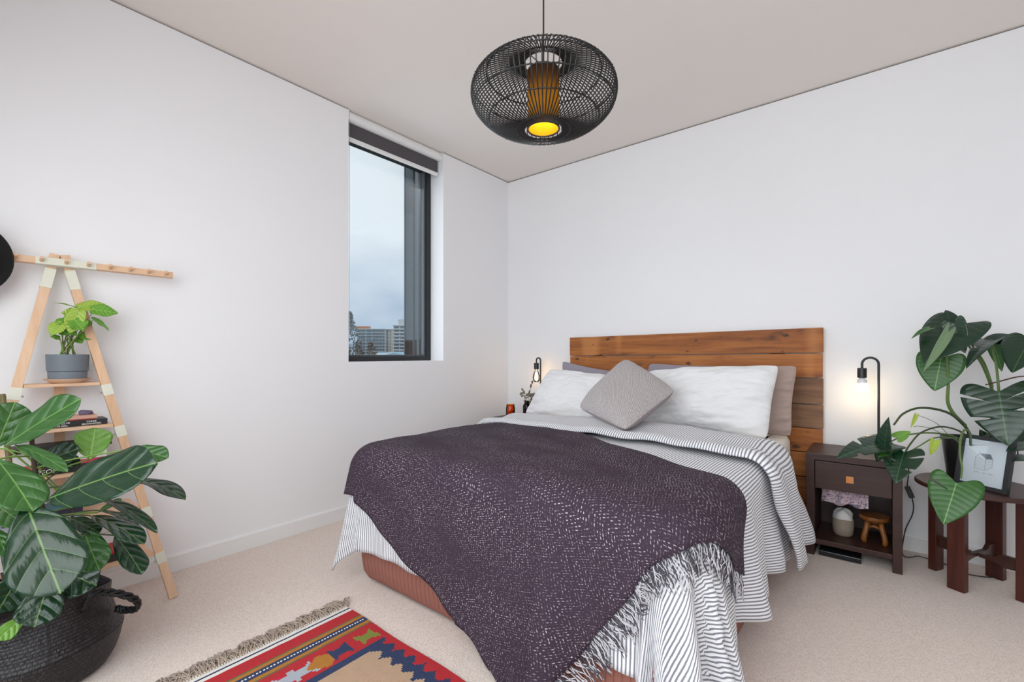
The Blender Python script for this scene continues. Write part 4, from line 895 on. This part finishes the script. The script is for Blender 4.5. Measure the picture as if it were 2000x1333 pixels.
# ------------------------------------------------------------------ ladder shelf leaning on the wall
LK = .1757                                   # lean: front face x = .31 - LK * z
lad = thing('ladder_shelf', (.17, -3.028, 0), 'beech ladder shelf with cream brackets and peg rail leaning on the wall', 'ladder shelf')
def lx(z): return .31 - LK * z
def leg_y(z, s): return -3.028 + s * (.330 - .2105 * z)
for s in (-1, 1):
    z0, z1 = 0.0, 1.497; p0, p1 = Vector((lx(z0), leg_y(z0, s), z0 + .004)), Vector((lx(z1), leg_y(z1, s), z1))
    d = (p1 - p0).normalized(); nx = Vector((1, 0, LK)).normalized(); w = d.cross(nx).normalized()
    b = MB(); b.obox((p0 + p1) / 2 - nx * .011, w * .0155, nx * .011, d * (p1 - p0).length / 2, .0015); b.build('leg', m_beech, lad)
    for zb, hb_ in ((1.392, .042), (.925, .024), (.745, .024), (.565, .024), (.385, .024), (.185, .024)):
        c = Vector((lx(zb), leg_y(zb, s), zb)); b = MB(); b.obox(c - nx * .011, w * .0172, nx * .0128, d * hb_, .001); br = b.build('bracket', m_cream, lad)
        if zb < 1.3: b = MB(); yb_ = c.y - s * .0175; b.tube([(c.x - .006, yb_, zb - .012), (c.x - .006, yb_ - s * .006, zb - .012)], .0035, 8); b.build('screw', m_steel, br)
ZSH = (.958, .778, .598, .415, .212)
for z in ZSH:
    yw = .330 - .2105 * z - .016; x1 = lx(z) - .003; b = MB(); b.box(.042, x1, -3.028 - yw, -3.028 + yw, z - .013, z, .0015); b.build('shelf', m_beechx, lad)
b = MB(); b.box(.018, .040, -3.045, -3.012, 0.0, .944, .0015); b.build('back_leg', m_beech, lad)
b = MB(); b.tube([(.16, -3.32, .315), (.16, -2.735, .315)], .003, 8); b.build('tie_rod', m_steel, lad)
nx = Vector((1, 0, LK)).normalized(); uz = Vector((-LK, 0, 1)).normalized()
RZ = 1.4575; rc = Vector((lx(RZ) + .001, 0, RZ))
def rail(y0, y1, h, dpt, mat, nm, par): b = MB(); b.obox(Vector((rc.x + .0125, (y0 + y1) / 2, RZ)), Vector((0, (y1 - y0) / 2, 0)), nx * dpt, uz * h, .0012); return b.build(nm, mat, par)
rl = rail(-3.43, -2.641, .0135, .0115, m_beechx, 'peg_rail', lad); rail(-3.103, -2.918, .0150, .0130, m_cream, 'rail_sleeve', rl)
for y in (-3.40, -3.32, -3.235, -3.159, -3.086, -3.014, -2.945, -2.875, -2.805, -2.738, -2.673):
    c = Vector((rc.x + .024, y, RZ)); b = MB(); dr = (nx + uz * .25).normalized(); b.tube([c, c + dr * .026], .0062, 12); b.build('peg', m_beech, rl, True, auto=AUTO)

# black felt hat on the rail
hat = thing('felt_hat', (.14, -3.325, 1.30), 'black felt hat hanging on the peg rail at the picture edge', 'hat')
m_felt = fabric('black_felt', (.006, .006, .0065), 500, .95, .3, .2)
def hatpt(r, h, a): return Vector((.095 + h, -3.312 + r * math.cos(a), 1.437 + r * 1.0 * math.sin(a)))
n = 48; b = MB(); pr = [(.146, .012), (.147, .010), (.145, .007), (.12, .004), (.095, .0), (.088, .004), (.086, .03), (.082, .08), (.074, .098), (.05, .10), (.02, .092), (0.001, .09)]
b.grid([[hatpt(r, h + .012 * (r / .146) ** 4 * math.sin(2 * PI * 2 * k / n), 2 * PI * k / n) for k in range(n)] for r, h in pr], None, closed=True); b.build('crown_and_brim', m_felt, hat, True, solid=.003)
b = MB(); b.grid([[hatpt(.0895, h, 2 * PI * k / n) for k in range(n)] for h in (.004, .028)], None, closed=True); b.build('ribbon', plain('black_ribbon', (.01, .01, .011), .35), hat, True, solid=.002)

# potted syngonium on the top shelf
gp = Vector((.094, -3.010, .958))
b = MB(); b.lathe([(0, gp.z + .0005), (.048, gp.z + .0005), (.052, gp.z + .003), (.073, gp.z + .016), (.074, gp.z + .018), (.070, gp.z + .018), (.05, gp.z + .008), (0, gp.z + .007)], (gp.x, gp.y, 0), 40)
tag(b.build('saucer', m_beechx, None, True, auto=AUTO), 'pale wooden saucer under the grey plant pot', 'saucer')
pt = thing('plant_pot', (gp.x, gp.y, gp.z + .008), 'grey two-tone plant pot standing on the top ladder shelf', 'plant pot'); z0 = gp.z + .0085
m_pot = plain('grey_stoneware', (.155, .18, .205), .6, var=.1, scale=120)
b = MB(); b.lathe([(0, z0), (.0585, z0), (.0595, z0 + .002), (.061, z0 + .0385), (.0605, z0 + .0395), (0, z0 + .0395)], (gp.x, gp.y, 0), 44); b.build('lower_body', m_pot, pt, True, auto=AUTO)
b = MB(); b.lathe([(.060, z0 + .040), (.0645, z0 + .041), (.0665, z0 + .106), (.0665, z0 + .110), (.063, z0 + .110), (.062, z0 + .092), (0, z0 + .090)], (gp.x, gp.y, 0), 44); b.build('upper_body', m_pot, pt, True, auto=AUTO)
b = MB(); b.lathe([(0, z0 + .0905), (.0615, z0 + .0905), (.0615, z0 + .094), (0, z0 + .096)], (gp.x, gp.y, 0), 28); b.build('soil', plain('dark_soil', (.03, .02, .013), .95, bump=.5), pt)
sy = thing('syngonium_plant', (gp.x, gp.y, z0 + .095), 'bright green arrowhead plant growing in the grey pot', 'plant')
m_gst = plain('green_stem', (.16, .28, .05), .5); m_bst = plain('brown_stem', (.16, .10, .04), .5)
def sp_(px, py, x): return onx(px, py, x)
SL = [  # base px, tip px, x, width, material, normal
    ((146, 600), (118, 591), .10, .022, SYN, (.3, 0, 1)), ((158, 602), (192, 594), .11, .046, SYN2, (1, -.2, .6)), ((185, 606), (219, 609), .13, .052, SYN, (1, 0, .5)),
    ((152, 618), (130, 612), .14, .056, SYN2, (1, 0, .5)), ((152, 612), (140, 640), .16, .055, SYN2, (1, -.1, .4)), ((148, 628), (160, 640), .17, .060, SYN, (1, 0, .6)), ((136, 630), (160, 632), .15, .04, SYN, (1, 0, .7)),
    ((124, 626), (112, 631), .14, .026, SYN, (1, 0, .5)), ((118, 634), (103, 648), .15, .045, SYN2, (1, -.2, .4)), ((118, 646), (128, 652), .13, .03, SYN, (1, 0, .6)), ((184, 624), (207, 638), .12, .032, SYN, (.6, .3, 1)),
    ((115, 660), (104, 658), .12, .022, SYN, (1, 0, .6)), ((160, 654), (174, 660), .10, .034, SYN, (1, .2, .3)), ((132, 644), (146, 652), .13, .03, SYN, (1, 0, .7)), ((128, 622), (146, 624), .12, .03, SYN, (1, 0, 1)), ((150, 662), (158, 668), .09, .03, SYN, (1, .2, .3)), ((168, 628), (176, 634), .10, .026, SYN, (1, 0, 1))]
for k, (a, t_, x, w, mt, nn) in enumerate(SL):
    ba, ti = sp_(*a, x), sp_(*t_, x + .01); leaf(ba - (ti - ba) * .12, ti + (ti - ba) * .18, nn, w * 1.22, 'syn', mt, sy, .2, .15, .04, k)
    root = Vector((gp.x + random.uniform(-.025, .025), gp.y + random.uniform(-.03, .03), z0 + .094)); md_ = root.lerp(ba, .6) + Vector((.0, 0, .022)); b = MB(); b.tube(arc(root, md_, ba, 8), [.0021] * 5 + [.0014] * 4, 6); b.build('stem', m_gst if k % 3 else m_bst, sy, True)

# books and small things on the ladder shelves
m_page = plain('paper_block', (.68, .62, .52), .9, var=.1, scale=90); m_ltr = plain('white_print', (.85, .85, .83), .6, var=.02)
def book(y0, y1, z0, th, depth, col, label, xf, txt=None, group='books lying on the ladder shelves', tcol=None, ang=0):
    t = thing('book', (xf - depth / 2, (y0 + y1) / 2, z0), label, 'book', group); mc = plain('cover_' + str(len(bpy.data.objects)), col, .45, var=.05)
    b = MB(); b.box(xf - depth, xf - .002, y0, y1, z0 + .0004, z0 + .0022); b.build('cover_board', mc, t); b = MB(); b.box(xf - depth, xf - .002, y0, y1, z0 + th - .0018, z0 + th); b.build('cover_board', mc, t)
    b = MB(); b.box(xf - .0018, xf, y0, y1, z0 + .0004, z0 + th, .0008); s_ = b.build('spine', mc, t)
    b = MB(); b.box(xf - depth + .004, xf - .003, y0 + .003, y1 - .003, z0 + .0024, z0 + th - .002); b.build('pages', m_page, t)
    for (tx, yy, zz, sz) in (txt or []): lettering(tx, sz, (xf + .0003, yy, z0 + zz), (0, 1, 0), (0, 0, 1), tcol or m_ltr, s_, 'spine_lettering')
    return t
S2 = ZSH[1]; X2 = .145
book(-3.12, -2.893, S2, .024, .10, (.017, .018, .021), 'black book with white spine lettering lying on the second ladder shelf', X2, [('CARRIE', -2.944, .0165, .0095), ('BROWNSTEIN', -2.944, .0065, .0095), ('HUNGER MAKES ME', -3.052, .0165, .0095), ('A MODERN GIRL', -3.052, .0065, .0095)])
book(-3.10, -2.932, S2 + .0242, .004, .09, (.50, .06, .04), 'thin red book between the black and the pink book', X2 - .006)
book(-3.11, -2.925, S2 + .0284, .014, .092, (.60, .34, .26), 'pink paperback on top of the thin red book', X2 - .004)
b = MB(); cc = Vector((.10, -2.955, S2 + .0425)); rnd = random.Random(2); pts = []
bm = bmesh.new(); bmesh.ops.create_icosphere(bm, subdivisions=2, radius=1)
for v in bm.verts: k = .75 + .5 * abs(nz3(v.co.x * 3, v.co.y * 3, v.co.z * 3)); v.co = Vector((v.co.x * .02 * k, v.co.y * .03 * k, max(v.co.z, -.35) * .017 * k))
lo = min(v.co.z for v in bm.verts); bm.verts.index_update(); b.add([cc + v.co - Vector((0, 0, lo)) for v in bm.verts], [[v.index for v in f.verts] for f in bm.faces]); bm.free()
tag(b.build('amethyst', plain('amethyst', (.13, .10, .17), .3, var=.6, scale=140, bump=.4)), 'small purple amethyst crystal on top of the pink paperback', 'crystal')
S3 = ZSH[2]; X3 = .18
book(-3.20, -2.90, S3, .030, .12, (.02, .02, .02), 'black book with big white spine letters on the third shelf', X3, [('PEOPLE', -3.068, .015, .024)])
book(-3.18, -2.91, S3 + .0302, .016, .12, (.55, .05, .09), 'red book lying on the black lettered book', X3)
book(-3.17, -2.90, S3 + .0464, .05, .115, (.70, .69, .67), 'thick white book in the pile on the third shelf', X3 - .004)
book(-3.175, -2.885, S3 + .0966, .018, .12, (.018, .017, .018), 'long black book topmost of the pile on the third shelf', X3)
S4 = ZSH[3]; X4 = .21
book(-3.22, -2.985, S4, .018, .12, (.30, .32, .37), 'pale grey book lowest on the fourth shelf', X4)
book(-3.20, -2.98, S4 + .0182, .026, .12, (.025, .022, .05), 'dark navy book in the middle of the fourth shelf pile', X4)
book(-3.21, -2.99, S4 + .0444, .012, .11, (.05, .16, .20), 'teal book on top of the navy book', X4)
S5 = ZSH[4]; X5 = .245
book(-3.20, -2.845, S5, .032, .12, (.02, .018, .02), 'black book with red edge on the lowest shelf', X5)
book(-3.19, -2.84, S5 + .0322, .012, .12, (.40, .02, .03), 'red book on top of the black book on the lowest shelf', X5)

# ------------------------------------------------------------------ fiddle leaf fig in a belly basket
BC = Vector((.545, -3.125, 0))
bk_ = thing('belly_basket', BC, 'black woven seagrass belly basket holding the fiddle leaf fig', 'basket')
def weave_mat():
    m = MT('black_seagrass'); u, v_, uvv = m.uv()
    br_ = m.n('ShaderNodeTexBrick', {'Vector': m.n('ShaderNodeMapping', {0: uvv, 'Scale': (104, 1.25, 1)}).outputs[0], 'Color1': (.011, .0085, .010, 1), 'Color2': (.034, .027, .031, 1), 'Mortar': (.003, .003, .003, 1), 'Scale': 1.0, 'Mortar Size': .09, 'Mortar Smooth': .6, 'Bias': 0.0, 'Brick Width': 1.0, 'Row Height': .5})
    m.col(br_.outputs[0]).rough(.42); m.bump(m.ma('ADD', m.ma('MULTIPLY', br_.outputs[1], -1.0), m.ma('MULTIPLY', m.noise(m.obj(rnd=False), 90, 3), .5)), 1.0, .010); return m.m
m_weave = weave_mat()
prf = [(.0, .003), (.150, .003), (.172, .012), (.188, .04), (.198, .075), (.204, .105), (.208, .122), (.204, .130), (.196, .142), (.188, .165), (.181, .195), (.175, .225), (.172, .250), (.174, .275), (.170, .276), (.166, .25), (.166, .22), (.0, .205)]
b = MB(); fine_ = []
for (r0, z0), (r1, z1) in zip(prf[:-1], prf[1:]):
    k = max(1, int(math.hypot(r1 - r0, z1 - z0) / .006)); fine_ += [(r0 + (r1 - r0) * i / k, z0 + (z1 - z0) * i / k) for i in range(k)]
fine_.append(prf[-1])
nb = 120
def wv(r, z, a): k = round(z / .006); dent = -.016 * math.exp(-((z - .235) / .05) ** 2) * max(0, math.cos(3 * a + .6)); return (r + (.0030 * math.sin(a * 60 + (k // 2) * PI) if r > .15 and z > .01 else 0) + dent, z + .012 * math.sin(a * 2 + 1) * max(0, (z - .12) / .15) + .004 * math.sin(a * 3) * (1 if z > .05 else 0))
b.lathe(fine_, BC, nb, warp=wv); b.uv = [(u_, v__ * .25 + .01) for u_, v__ in b.uv]; b.build('basket_body', m_weave, bk_, True)
for a in (math.radians(42), math.radians(222)):
    rd = Vector((math.cos(a), math.sin(a), 0)); tg = Vector((-rd.y, rd.x, 0)); c = BC + rd * .176
    path = spline([c + tg * -.055 + UP * .245, c + tg * -.05 + rd * .02 + UP * .292, c + rd * .065 + tg * -.02 + UP * .280, c + rd * .105 + tg * .02 + UP * .235, c + rd * .095 + tg * .045 + UP * .19, c + rd * .04 + tg * .06 + UP * .178, c + rd * .012 + tg * .06 + UP * .185], 6)
    b = MB()
    for st in range(3): b.tube([p + Vector((.004 * math.cos(i * .9 + st * 2.1), .004 * math.sin(i * .9 + st * 2.1), .006 * math.sin(i * .9 + st * 2.1))) for i, p in enumerate(path)], .0062, 7)
    b.build('handle', m_weave, bk_, True)
b = MB(); b.lathe([(0, .2055), (.160, .2055), (.160, .212), (0, .216)], BC, 36); b.build('soil', plain('potting_soil', (.02, .014, .01), .95, bump=.6), bk_)
fig = thing('fiddle_leaf_fig', BC + UP * .21, 'fiddle leaf fig with big glossy veined leaves in the woven basket', 'plant')
m_bark = plain('fig_bark', (.055, .035, .022), .8, bump=.4)
tr1 = spline([BC + Vector((-.01, 0, .21)), BC + Vector((-.02, .02, .42)), BC + Vector((-.03, -.01, .62)), BC + Vector((-.01, -.03, .85))], 6)
tr2 = spline([BC + Vector((-.03, .03, .21)), BC + Vector((-.06, .06, .38)), BC + Vector((-.10, .09, .52))], 6)
for tr, r0 in ((tr1, .011), (tr2, .008)): b = MB(); b.tube(tr, [r0 * (1 - .5 * i / len(tr)) for i in range(len(tr))], 10); b.build('trunk', m_bark, fig, True)
b = MB(); st = P(5, 771, 1.70); b.tube([Vector((BC.x - .11, BC.y - .04, .2165)), Vector((BC.x - .11, BC.y - .04, .2165)).lerp(st, .5), st], .0085, 12); b.tube([st - UP * .012, st - UP * .006], .0098, 12)
tag(b.build('bamboo_stake', plain('aged_bamboo', (.15, .12, .035), .5), None, True, auto=AUTO), 'short aged bamboo stake rising from the basket behind fig leaves', 'stake')
def pxw(w, d): return w / FOC * d
FL = [  # base px, base depth, tip px, tip depth, width px, material, normal (None = facing viewer) , fold, droop
    ((8, 872), 1.50, (146, 777), 1.52, 92, FIGM, (.75, -.5, .55), .12, .10), ((-8, 876), 1.56, (30, 786), 1.60, 100, FIGM, (.9, .1, .4), .1, .1), ((176, 898), 1.66, (186, 836), 1.70, 92, FIGL, None, .1, .05),
    ((86, 978), 1.40, (292, 898), 1.40, 150, FIGD, (.75, -.35, .75), .06, .10), ((258, 878), 1.62, (324, 890), 1.60, 46, FIGM, (.7, -.6, .9), .2, .15), ((262, 940), 1.58, (356, 946), 1.52, 42, FIGD, (.2, -.1, 1.0), .25, .35),
    ((186, 976), 1.52, (306, 998), 1.44, 34, FIGD, (.15, .0, 1.0), .25, .35), ((190, 1002), 1.55, (236, 974), 1.58, 18, FIGM, (.6, .5, .8), .2, .1), ((176, 1008), 1.50, (282, 1040), 1.42, 58, FIGD, (.55, .2, 1.0), .12, .2), ((196, 998), 1.58, (272, 1012), 1.55, 26, FIGD, (.2, .1, 1), .2, .2),
    ((224, 1046), 1.52, (280, 1114), 1.45, 66, FIGD, (.9, .2, .45), .12, .12), ((52, 986), 1.36, (112, 1150), 1.24, 182, FIGD, (.80, -.20, .50), .05, .14), ((164, 1036), 1.46, (190, 1112), 1.40, 88, FIGM, (.8, -.4, .35), .1, .12),
    ((-6, 898), 1.42, (66, 986), 1.34, 112, FIGM, (.8, .1, .6), .06, .15), ((-14, 985), 1.45, (46, 1016), 1.38, 66, FIGM, (.8, .0, .7), .1, .2), ((30, 870), 1.52, (118, 896), 1.42, 34, FIGM, (.5, -.3, 1), .15, .25), ((62, 910), 1.60, (150, 876), 1.62, 60, FIGD, (.8, -.5, .4), .1, .1),
    ((98, 1130), 1.40, (66, 1224), 1.32, 112, FIGD, (.8, -.2, .45), .08, .12), ((100, 1108), 1.46, (180, 1140), 1.42, 92, FIGD, (.8, -.2, .4), .1, .15), ((40, 1120), 1.45, (-6, 1200), 1.38, 96, FIGD, (.8, .2, .4), .1, .12), ((46, 1206), 1.38, (-4, 1250), 1.32, 46, FIGL, (.8, .2, .6), .1, .1),
    ((-10, 1030), 1.40, (14, 1085), 1.36, 46, FIGM, (.9, .2, .4), .1, .1), ((134, 1012), 1.50, (192, 1034), 1.46, 44, FIGD, (.7, .0, .8), .1, .15), ((110, 925), 1.62, (150, 890), 1.66, 50, FIGD, (.8, -.4, .3), .1, .1), ((88, 1040), 1.58, (150, 1096), 1.56, 80, FIGD, (.8, -.2, .4), .1, .1), ((20, 1050), 1.6, (60, 1120), 1.6, 90, FIGD, (.8, .1, .4), .1, .1)]
for k, (a, da, t_, dt, w, mt, nn, fo, dr) in enumerate(FL):
    ba, ti = P(*a, da), P(*t_, dt); nn = TOCAM(ba) if nn is None else nn
    hw_ = pxw(w, (da + dt) / 2) * 1.04
    leaf(ba, ti, nn, hw_ * stretch(a, t_), 'fig', mt, fig, fo, dr, .03, k)
    trk = tr1 if k % 3 else tr2; q = min(trk, key=lambda p: (p - ba).length + abs(p.z - ba.z + .03)); b = MB(); b.tube(arc(q, (q + ba) / 2 + UP * .01, ba, 5), .0028, 6); b.build('petiole', m_gst if mt != FIGD else plain('petiole_dark', (.06, .09, .03), .6), fig, True)

# ------------------------------------------------------------------ monstera on the round table
mc_ = Vector((3.055, -.155, TZ_)); mon = thing('monstera_plant', mc_ + UP * .2, 'monstera with split leaves trailing over nightstand and round table', 'plant')
pp = thing('nursery_pot', mc_, 'black plastic plant pot behind the picture frame', 'plant pot')
b = MB(); b.lathe([(0, TZ_ + .0005), (.062, TZ_ + .0005), (.064, TZ_ + .004), (.083, TZ_ + .182), (.088, TZ_ + .183), (.089, TZ_ + .200), (.084, TZ_ + .200), (.080, TZ_ + .18), (0, TZ_ + .175)], (mc_.x, mc_.y, 0), 40); b.build('pot_body', plain('black_pot_plastic', (.012, .012, .012), .35), pp, True, auto=AUTO)
b = MB(); b.lathe([(0, TZ_ + .176), (.079, TZ_ + .178), (.078, TZ_ + .184), (0, TZ_ + .187)], (mc_.x, mc_.y, 0), 28); b.build('soil', plain('pot_soil', (.03, .02, .012), .95, bump=.5), pp)
m_vine = plain('monstera_stem', (.10, .17, .04), .45, var=.2); m_vined = plain('monstera_dark_stem', (.045, .07, .022), .45, var=.2); m_root = plain('aerial_root', (.10, .045, .025), .8)
def vine(pts, r0, r1, mat, nm='petiole'):
    q = spline([P(*p[:2], p[2]) for p in pts], 7); b = MB(); b.tube(q, [r0 + (r1 - r0) * i / (len(q) - 1) for i in range(len(q))], 8); return b.build(nm, mat, mon, True)
vine([(1898, 872, 2.22), (1896, 858, 2.20), (1884, 832, 2.17), (1850, 806, 2.14), (1800, 797, 2.12), (1765, 808, 2.10), (1746, 830, 2.08)], .0075, .0040, m_vined, 'main_stem')
vine([(1896, 870, 2.20), (1880, 846, 2.14), (1840, 834, 2.10), (1800, 845, 2.06), (1778, 868, 2.04), (1767, 886, 2.03)], .0045, .0032, m_vined)
vine([(1880, 872, 2.18), (1860, 856, 2.12), (1825, 856, 2.06), (1795, 872, 2.04), (1768, 888, 2.03)], .0035, .0026, m_vine)
vine([(1892, 872, 2.20), (1860, 852, 2.14), (1810, 846, 2.10), (1765, 852, 2.07), (1738, 864, 2.06)], .0045, .0028, m_vine)
vine([(1896, 870, 2.14), (1894, 846, 2.02), (1884, 840, 1.97), (1876, 860, 1.93), (1875, 890, 1.90), (1879, 915, 1.88), (1877, 934, 1.86)], .0050, .0034, m_vine)
vine([(1885, 832, 2.17), (1862, 808, 2.16), (1851, 785, 2.15), (1852, 752, 2.14), (1850, 715, 2.13), (1849, 690, 2.12), (1846, 664, 2.11)], .0085, .0035, m_vine, 'main_stem')
vine([(1942, 850, 2.24), (1940, 790, 2.24), (1936, 756, 2.23), (1918, 712, 2.21), (1895, 680, 2.19), (1872, 645, 2.17)], .0085, .0035, m_vine, 'main_stem')
vine([(1938, 756, 2.23), (1922, 710, 2.22), (1902, 680, 2.21), (1886, 655, 2.2)], .0060, .0035, m_vine)
vine([(1952, 850, 2.2), (1950, 800, 2.14), (1951, 770, 2.08), (1946, 715, 2.10), (1940, 690, 2.12), (1938, 668, 2.13)], .006, .004, m_vine)
vine([(1948, 775, 2.15), (1950, 768, 2.08), (1952, 764, 2.05)], .004, .004, m_vine)
vine([(1925, 752, 2.23), (1950, 746, 2.18), (1985, 737, 2.15), (2010, 735, 2.14)], .003, .003, m_root, 'aerial_root')
vine([(1912, 868, 2.20), (1925, 855, 2.18), (1940, 838, 2.2)], .007, .006, m_vined, 'main_stem'); vine([(1976, 872, 2.12), (1988, 884, 2.1), (1978, 905, 2.08), (1972, 938, 2.06)], .003, .002, m_root, 'aerial_root')
vine([(1852, 850, 2.12), (1830, 828, 2.1), (1800, 814, 2.08), (1789, 812, 2.07)], .0014, .001, m_vine); vine([(1846, 852, 2.12), (1820, 838, 2.1), (1795, 833, 2.08), (1784, 834, 2.07)], .0014, .001, m_vine)
vine([(1870, 856, 2.1), (1845, 857, 2.05), (1826, 862, 2.02)], .002, .0012, m_vine); vine([(1800, 846, 2.1), (1775, 850, 2.07), (1754, 856, 2.05)], .0016, .0012, m_vine)
CUT = lambda s, *l: [(s, v + .09, d, w * .42) for v, d, w in l]
ML = [
    ((1951, 766), 2.03, (1968, 870), 1.96, 148, MOND, (-.25, -.85, .35), CUT(-1, (.30, .72, .030), (.47, .62, .055)) + CUT(1, (.35, .6, .03), (.55, .6, .04)), .08, .10),
    ((1872, 634), 2.12, (1806, 704), 2.06, 112, MOND, (-.30, -.92, .15), None, .10, .12),
    ((1838, 700), 2.16, (1825, 764), 2.16, 96, MONM, (-.1, -1, .1), None, .05, .05),
    ((1862, 632), 2.10, (1884, 690), 2.06, 48, MOND, (-.3, -.9, .2), CUT(1, (.5, .5, .05)), .2, .1), ((1858, 632), 2.15, (1848, 606), 2.15, 40, MOND, (.3, -.8, .3), None, .2, .1), ((1872, 640), 2.16, (1908, 636), 2.16, 44, MOND, (.0, -.7, .7), CUT(-1, (.5, .6, .05)), .2, .2),
    ((1815, 642), 2.12, (1781, 654), 2.10, 14, MONM, (.1, -.4, 1), None, .2, .25), ((1852, 650), 2.06, (1807, 727), 2.04, 26, MONP, (.55, -.8, .1), None, .1, .08),
    ((1940, 664), 2.14, (1882, 697), 2.05, 40, MOND, (-.35, -.55, .8), CUT(1, (.5, .5, .05)), .2, .3), ((1890, 668), 2.2, (1920, 658), 2.2, 30, MOND, (.0, -.6, .8), None, .2, .2), ((1942, 666), 2.14, (1974, 650), 2.14, 34, MOND, (.0, -.6, .8), None, .2, .15), ((1940, 672), 2.15, (1960, 726), 2.13, 36, MONM, (.35, -.8, .1), None, .15, .1), ((1944, 668), 2.18, (1974, 680), 2.16, 24, MONM, (.1, -.6, .7), None, .15, .2),
    ((2012, 664), 2.0, (1976, 724), 1.96, 92, MOND, (-.35, -.85, .3), CUT(-1, (.5, .5, .04)), .08, .1),
    ((1728, 893), 2.06, (1731, 815), 2.04, 58, MOND, (-.75, -.6, .05), CUT(1, (.5, .4, .04)), .25, .08), ((1730, 866), 2.08, (1637, 882), 2.04, 62, MOND, (-.1, -.55, .85), CUT(-1, (.42, .7, .05), (.64, .6, .05)) + CUT(1, (.5, .6, .05)), .12, .2), ((1735, 868), 2.1, (1690, 866), 2.1, 40, MOND, (.0, -.6, .8), None, .1, .1),
    ((1766, 884), 2.03, (1748, 940), 1.97, 82, MOND, (-.15, -.75, .65), CUT(1, (.45, .7, .05)) + CUT(-1, (.35, .65, .04), (.58, .65, .05)), .12, .15), ((1748, 872), 2.08, (1716, 890), 2.03, 34, MONM, (-.1, -.6, .8), None, .1, .1),
    ((1868, 944), 1.86, (1843, 1024), 1.83, 104, MONM, (-.1, -.95, .25), CUT(1, (.36, .74, .030)), .08, .06),
    ((1752, 856), 2.05, (1779, 842), 2.05, 24, FIGL, (0, -.8, .5), None, .2, .1), ((1789, 812), 2.07, (1780, 836), 2.07, 10, YEL, (.4, -.9, .1), None, .3, .1), ((1826, 862), 2.02, (1818, 890), 2.02, 20, YEL, (.2, -.9, .2), None, .3, .1),
    ((2008, 872), 2.0, (1968, 876), 1.98, 30, MOND, (0, -.5, .9), None, .2, .2), ((2010, 896), 2.0, (1976, 896), 1.98, 24, MOND, (0, -.5, .9), None, .2, .2), ((1960, 858), 2.14, (1990, 830), 2.14, 40, MOND, (0, -.8, .5), None, .2, .1), ((1930, 866), 2.2, (1915, 840), 2.2, 30, MOND, (0, -.8, .5), None, .2, .1), ((1985, 846), 2.12, (2010, 860), 2.1, 40, MOND, (0, -.8, .5), None, .2, .1)]
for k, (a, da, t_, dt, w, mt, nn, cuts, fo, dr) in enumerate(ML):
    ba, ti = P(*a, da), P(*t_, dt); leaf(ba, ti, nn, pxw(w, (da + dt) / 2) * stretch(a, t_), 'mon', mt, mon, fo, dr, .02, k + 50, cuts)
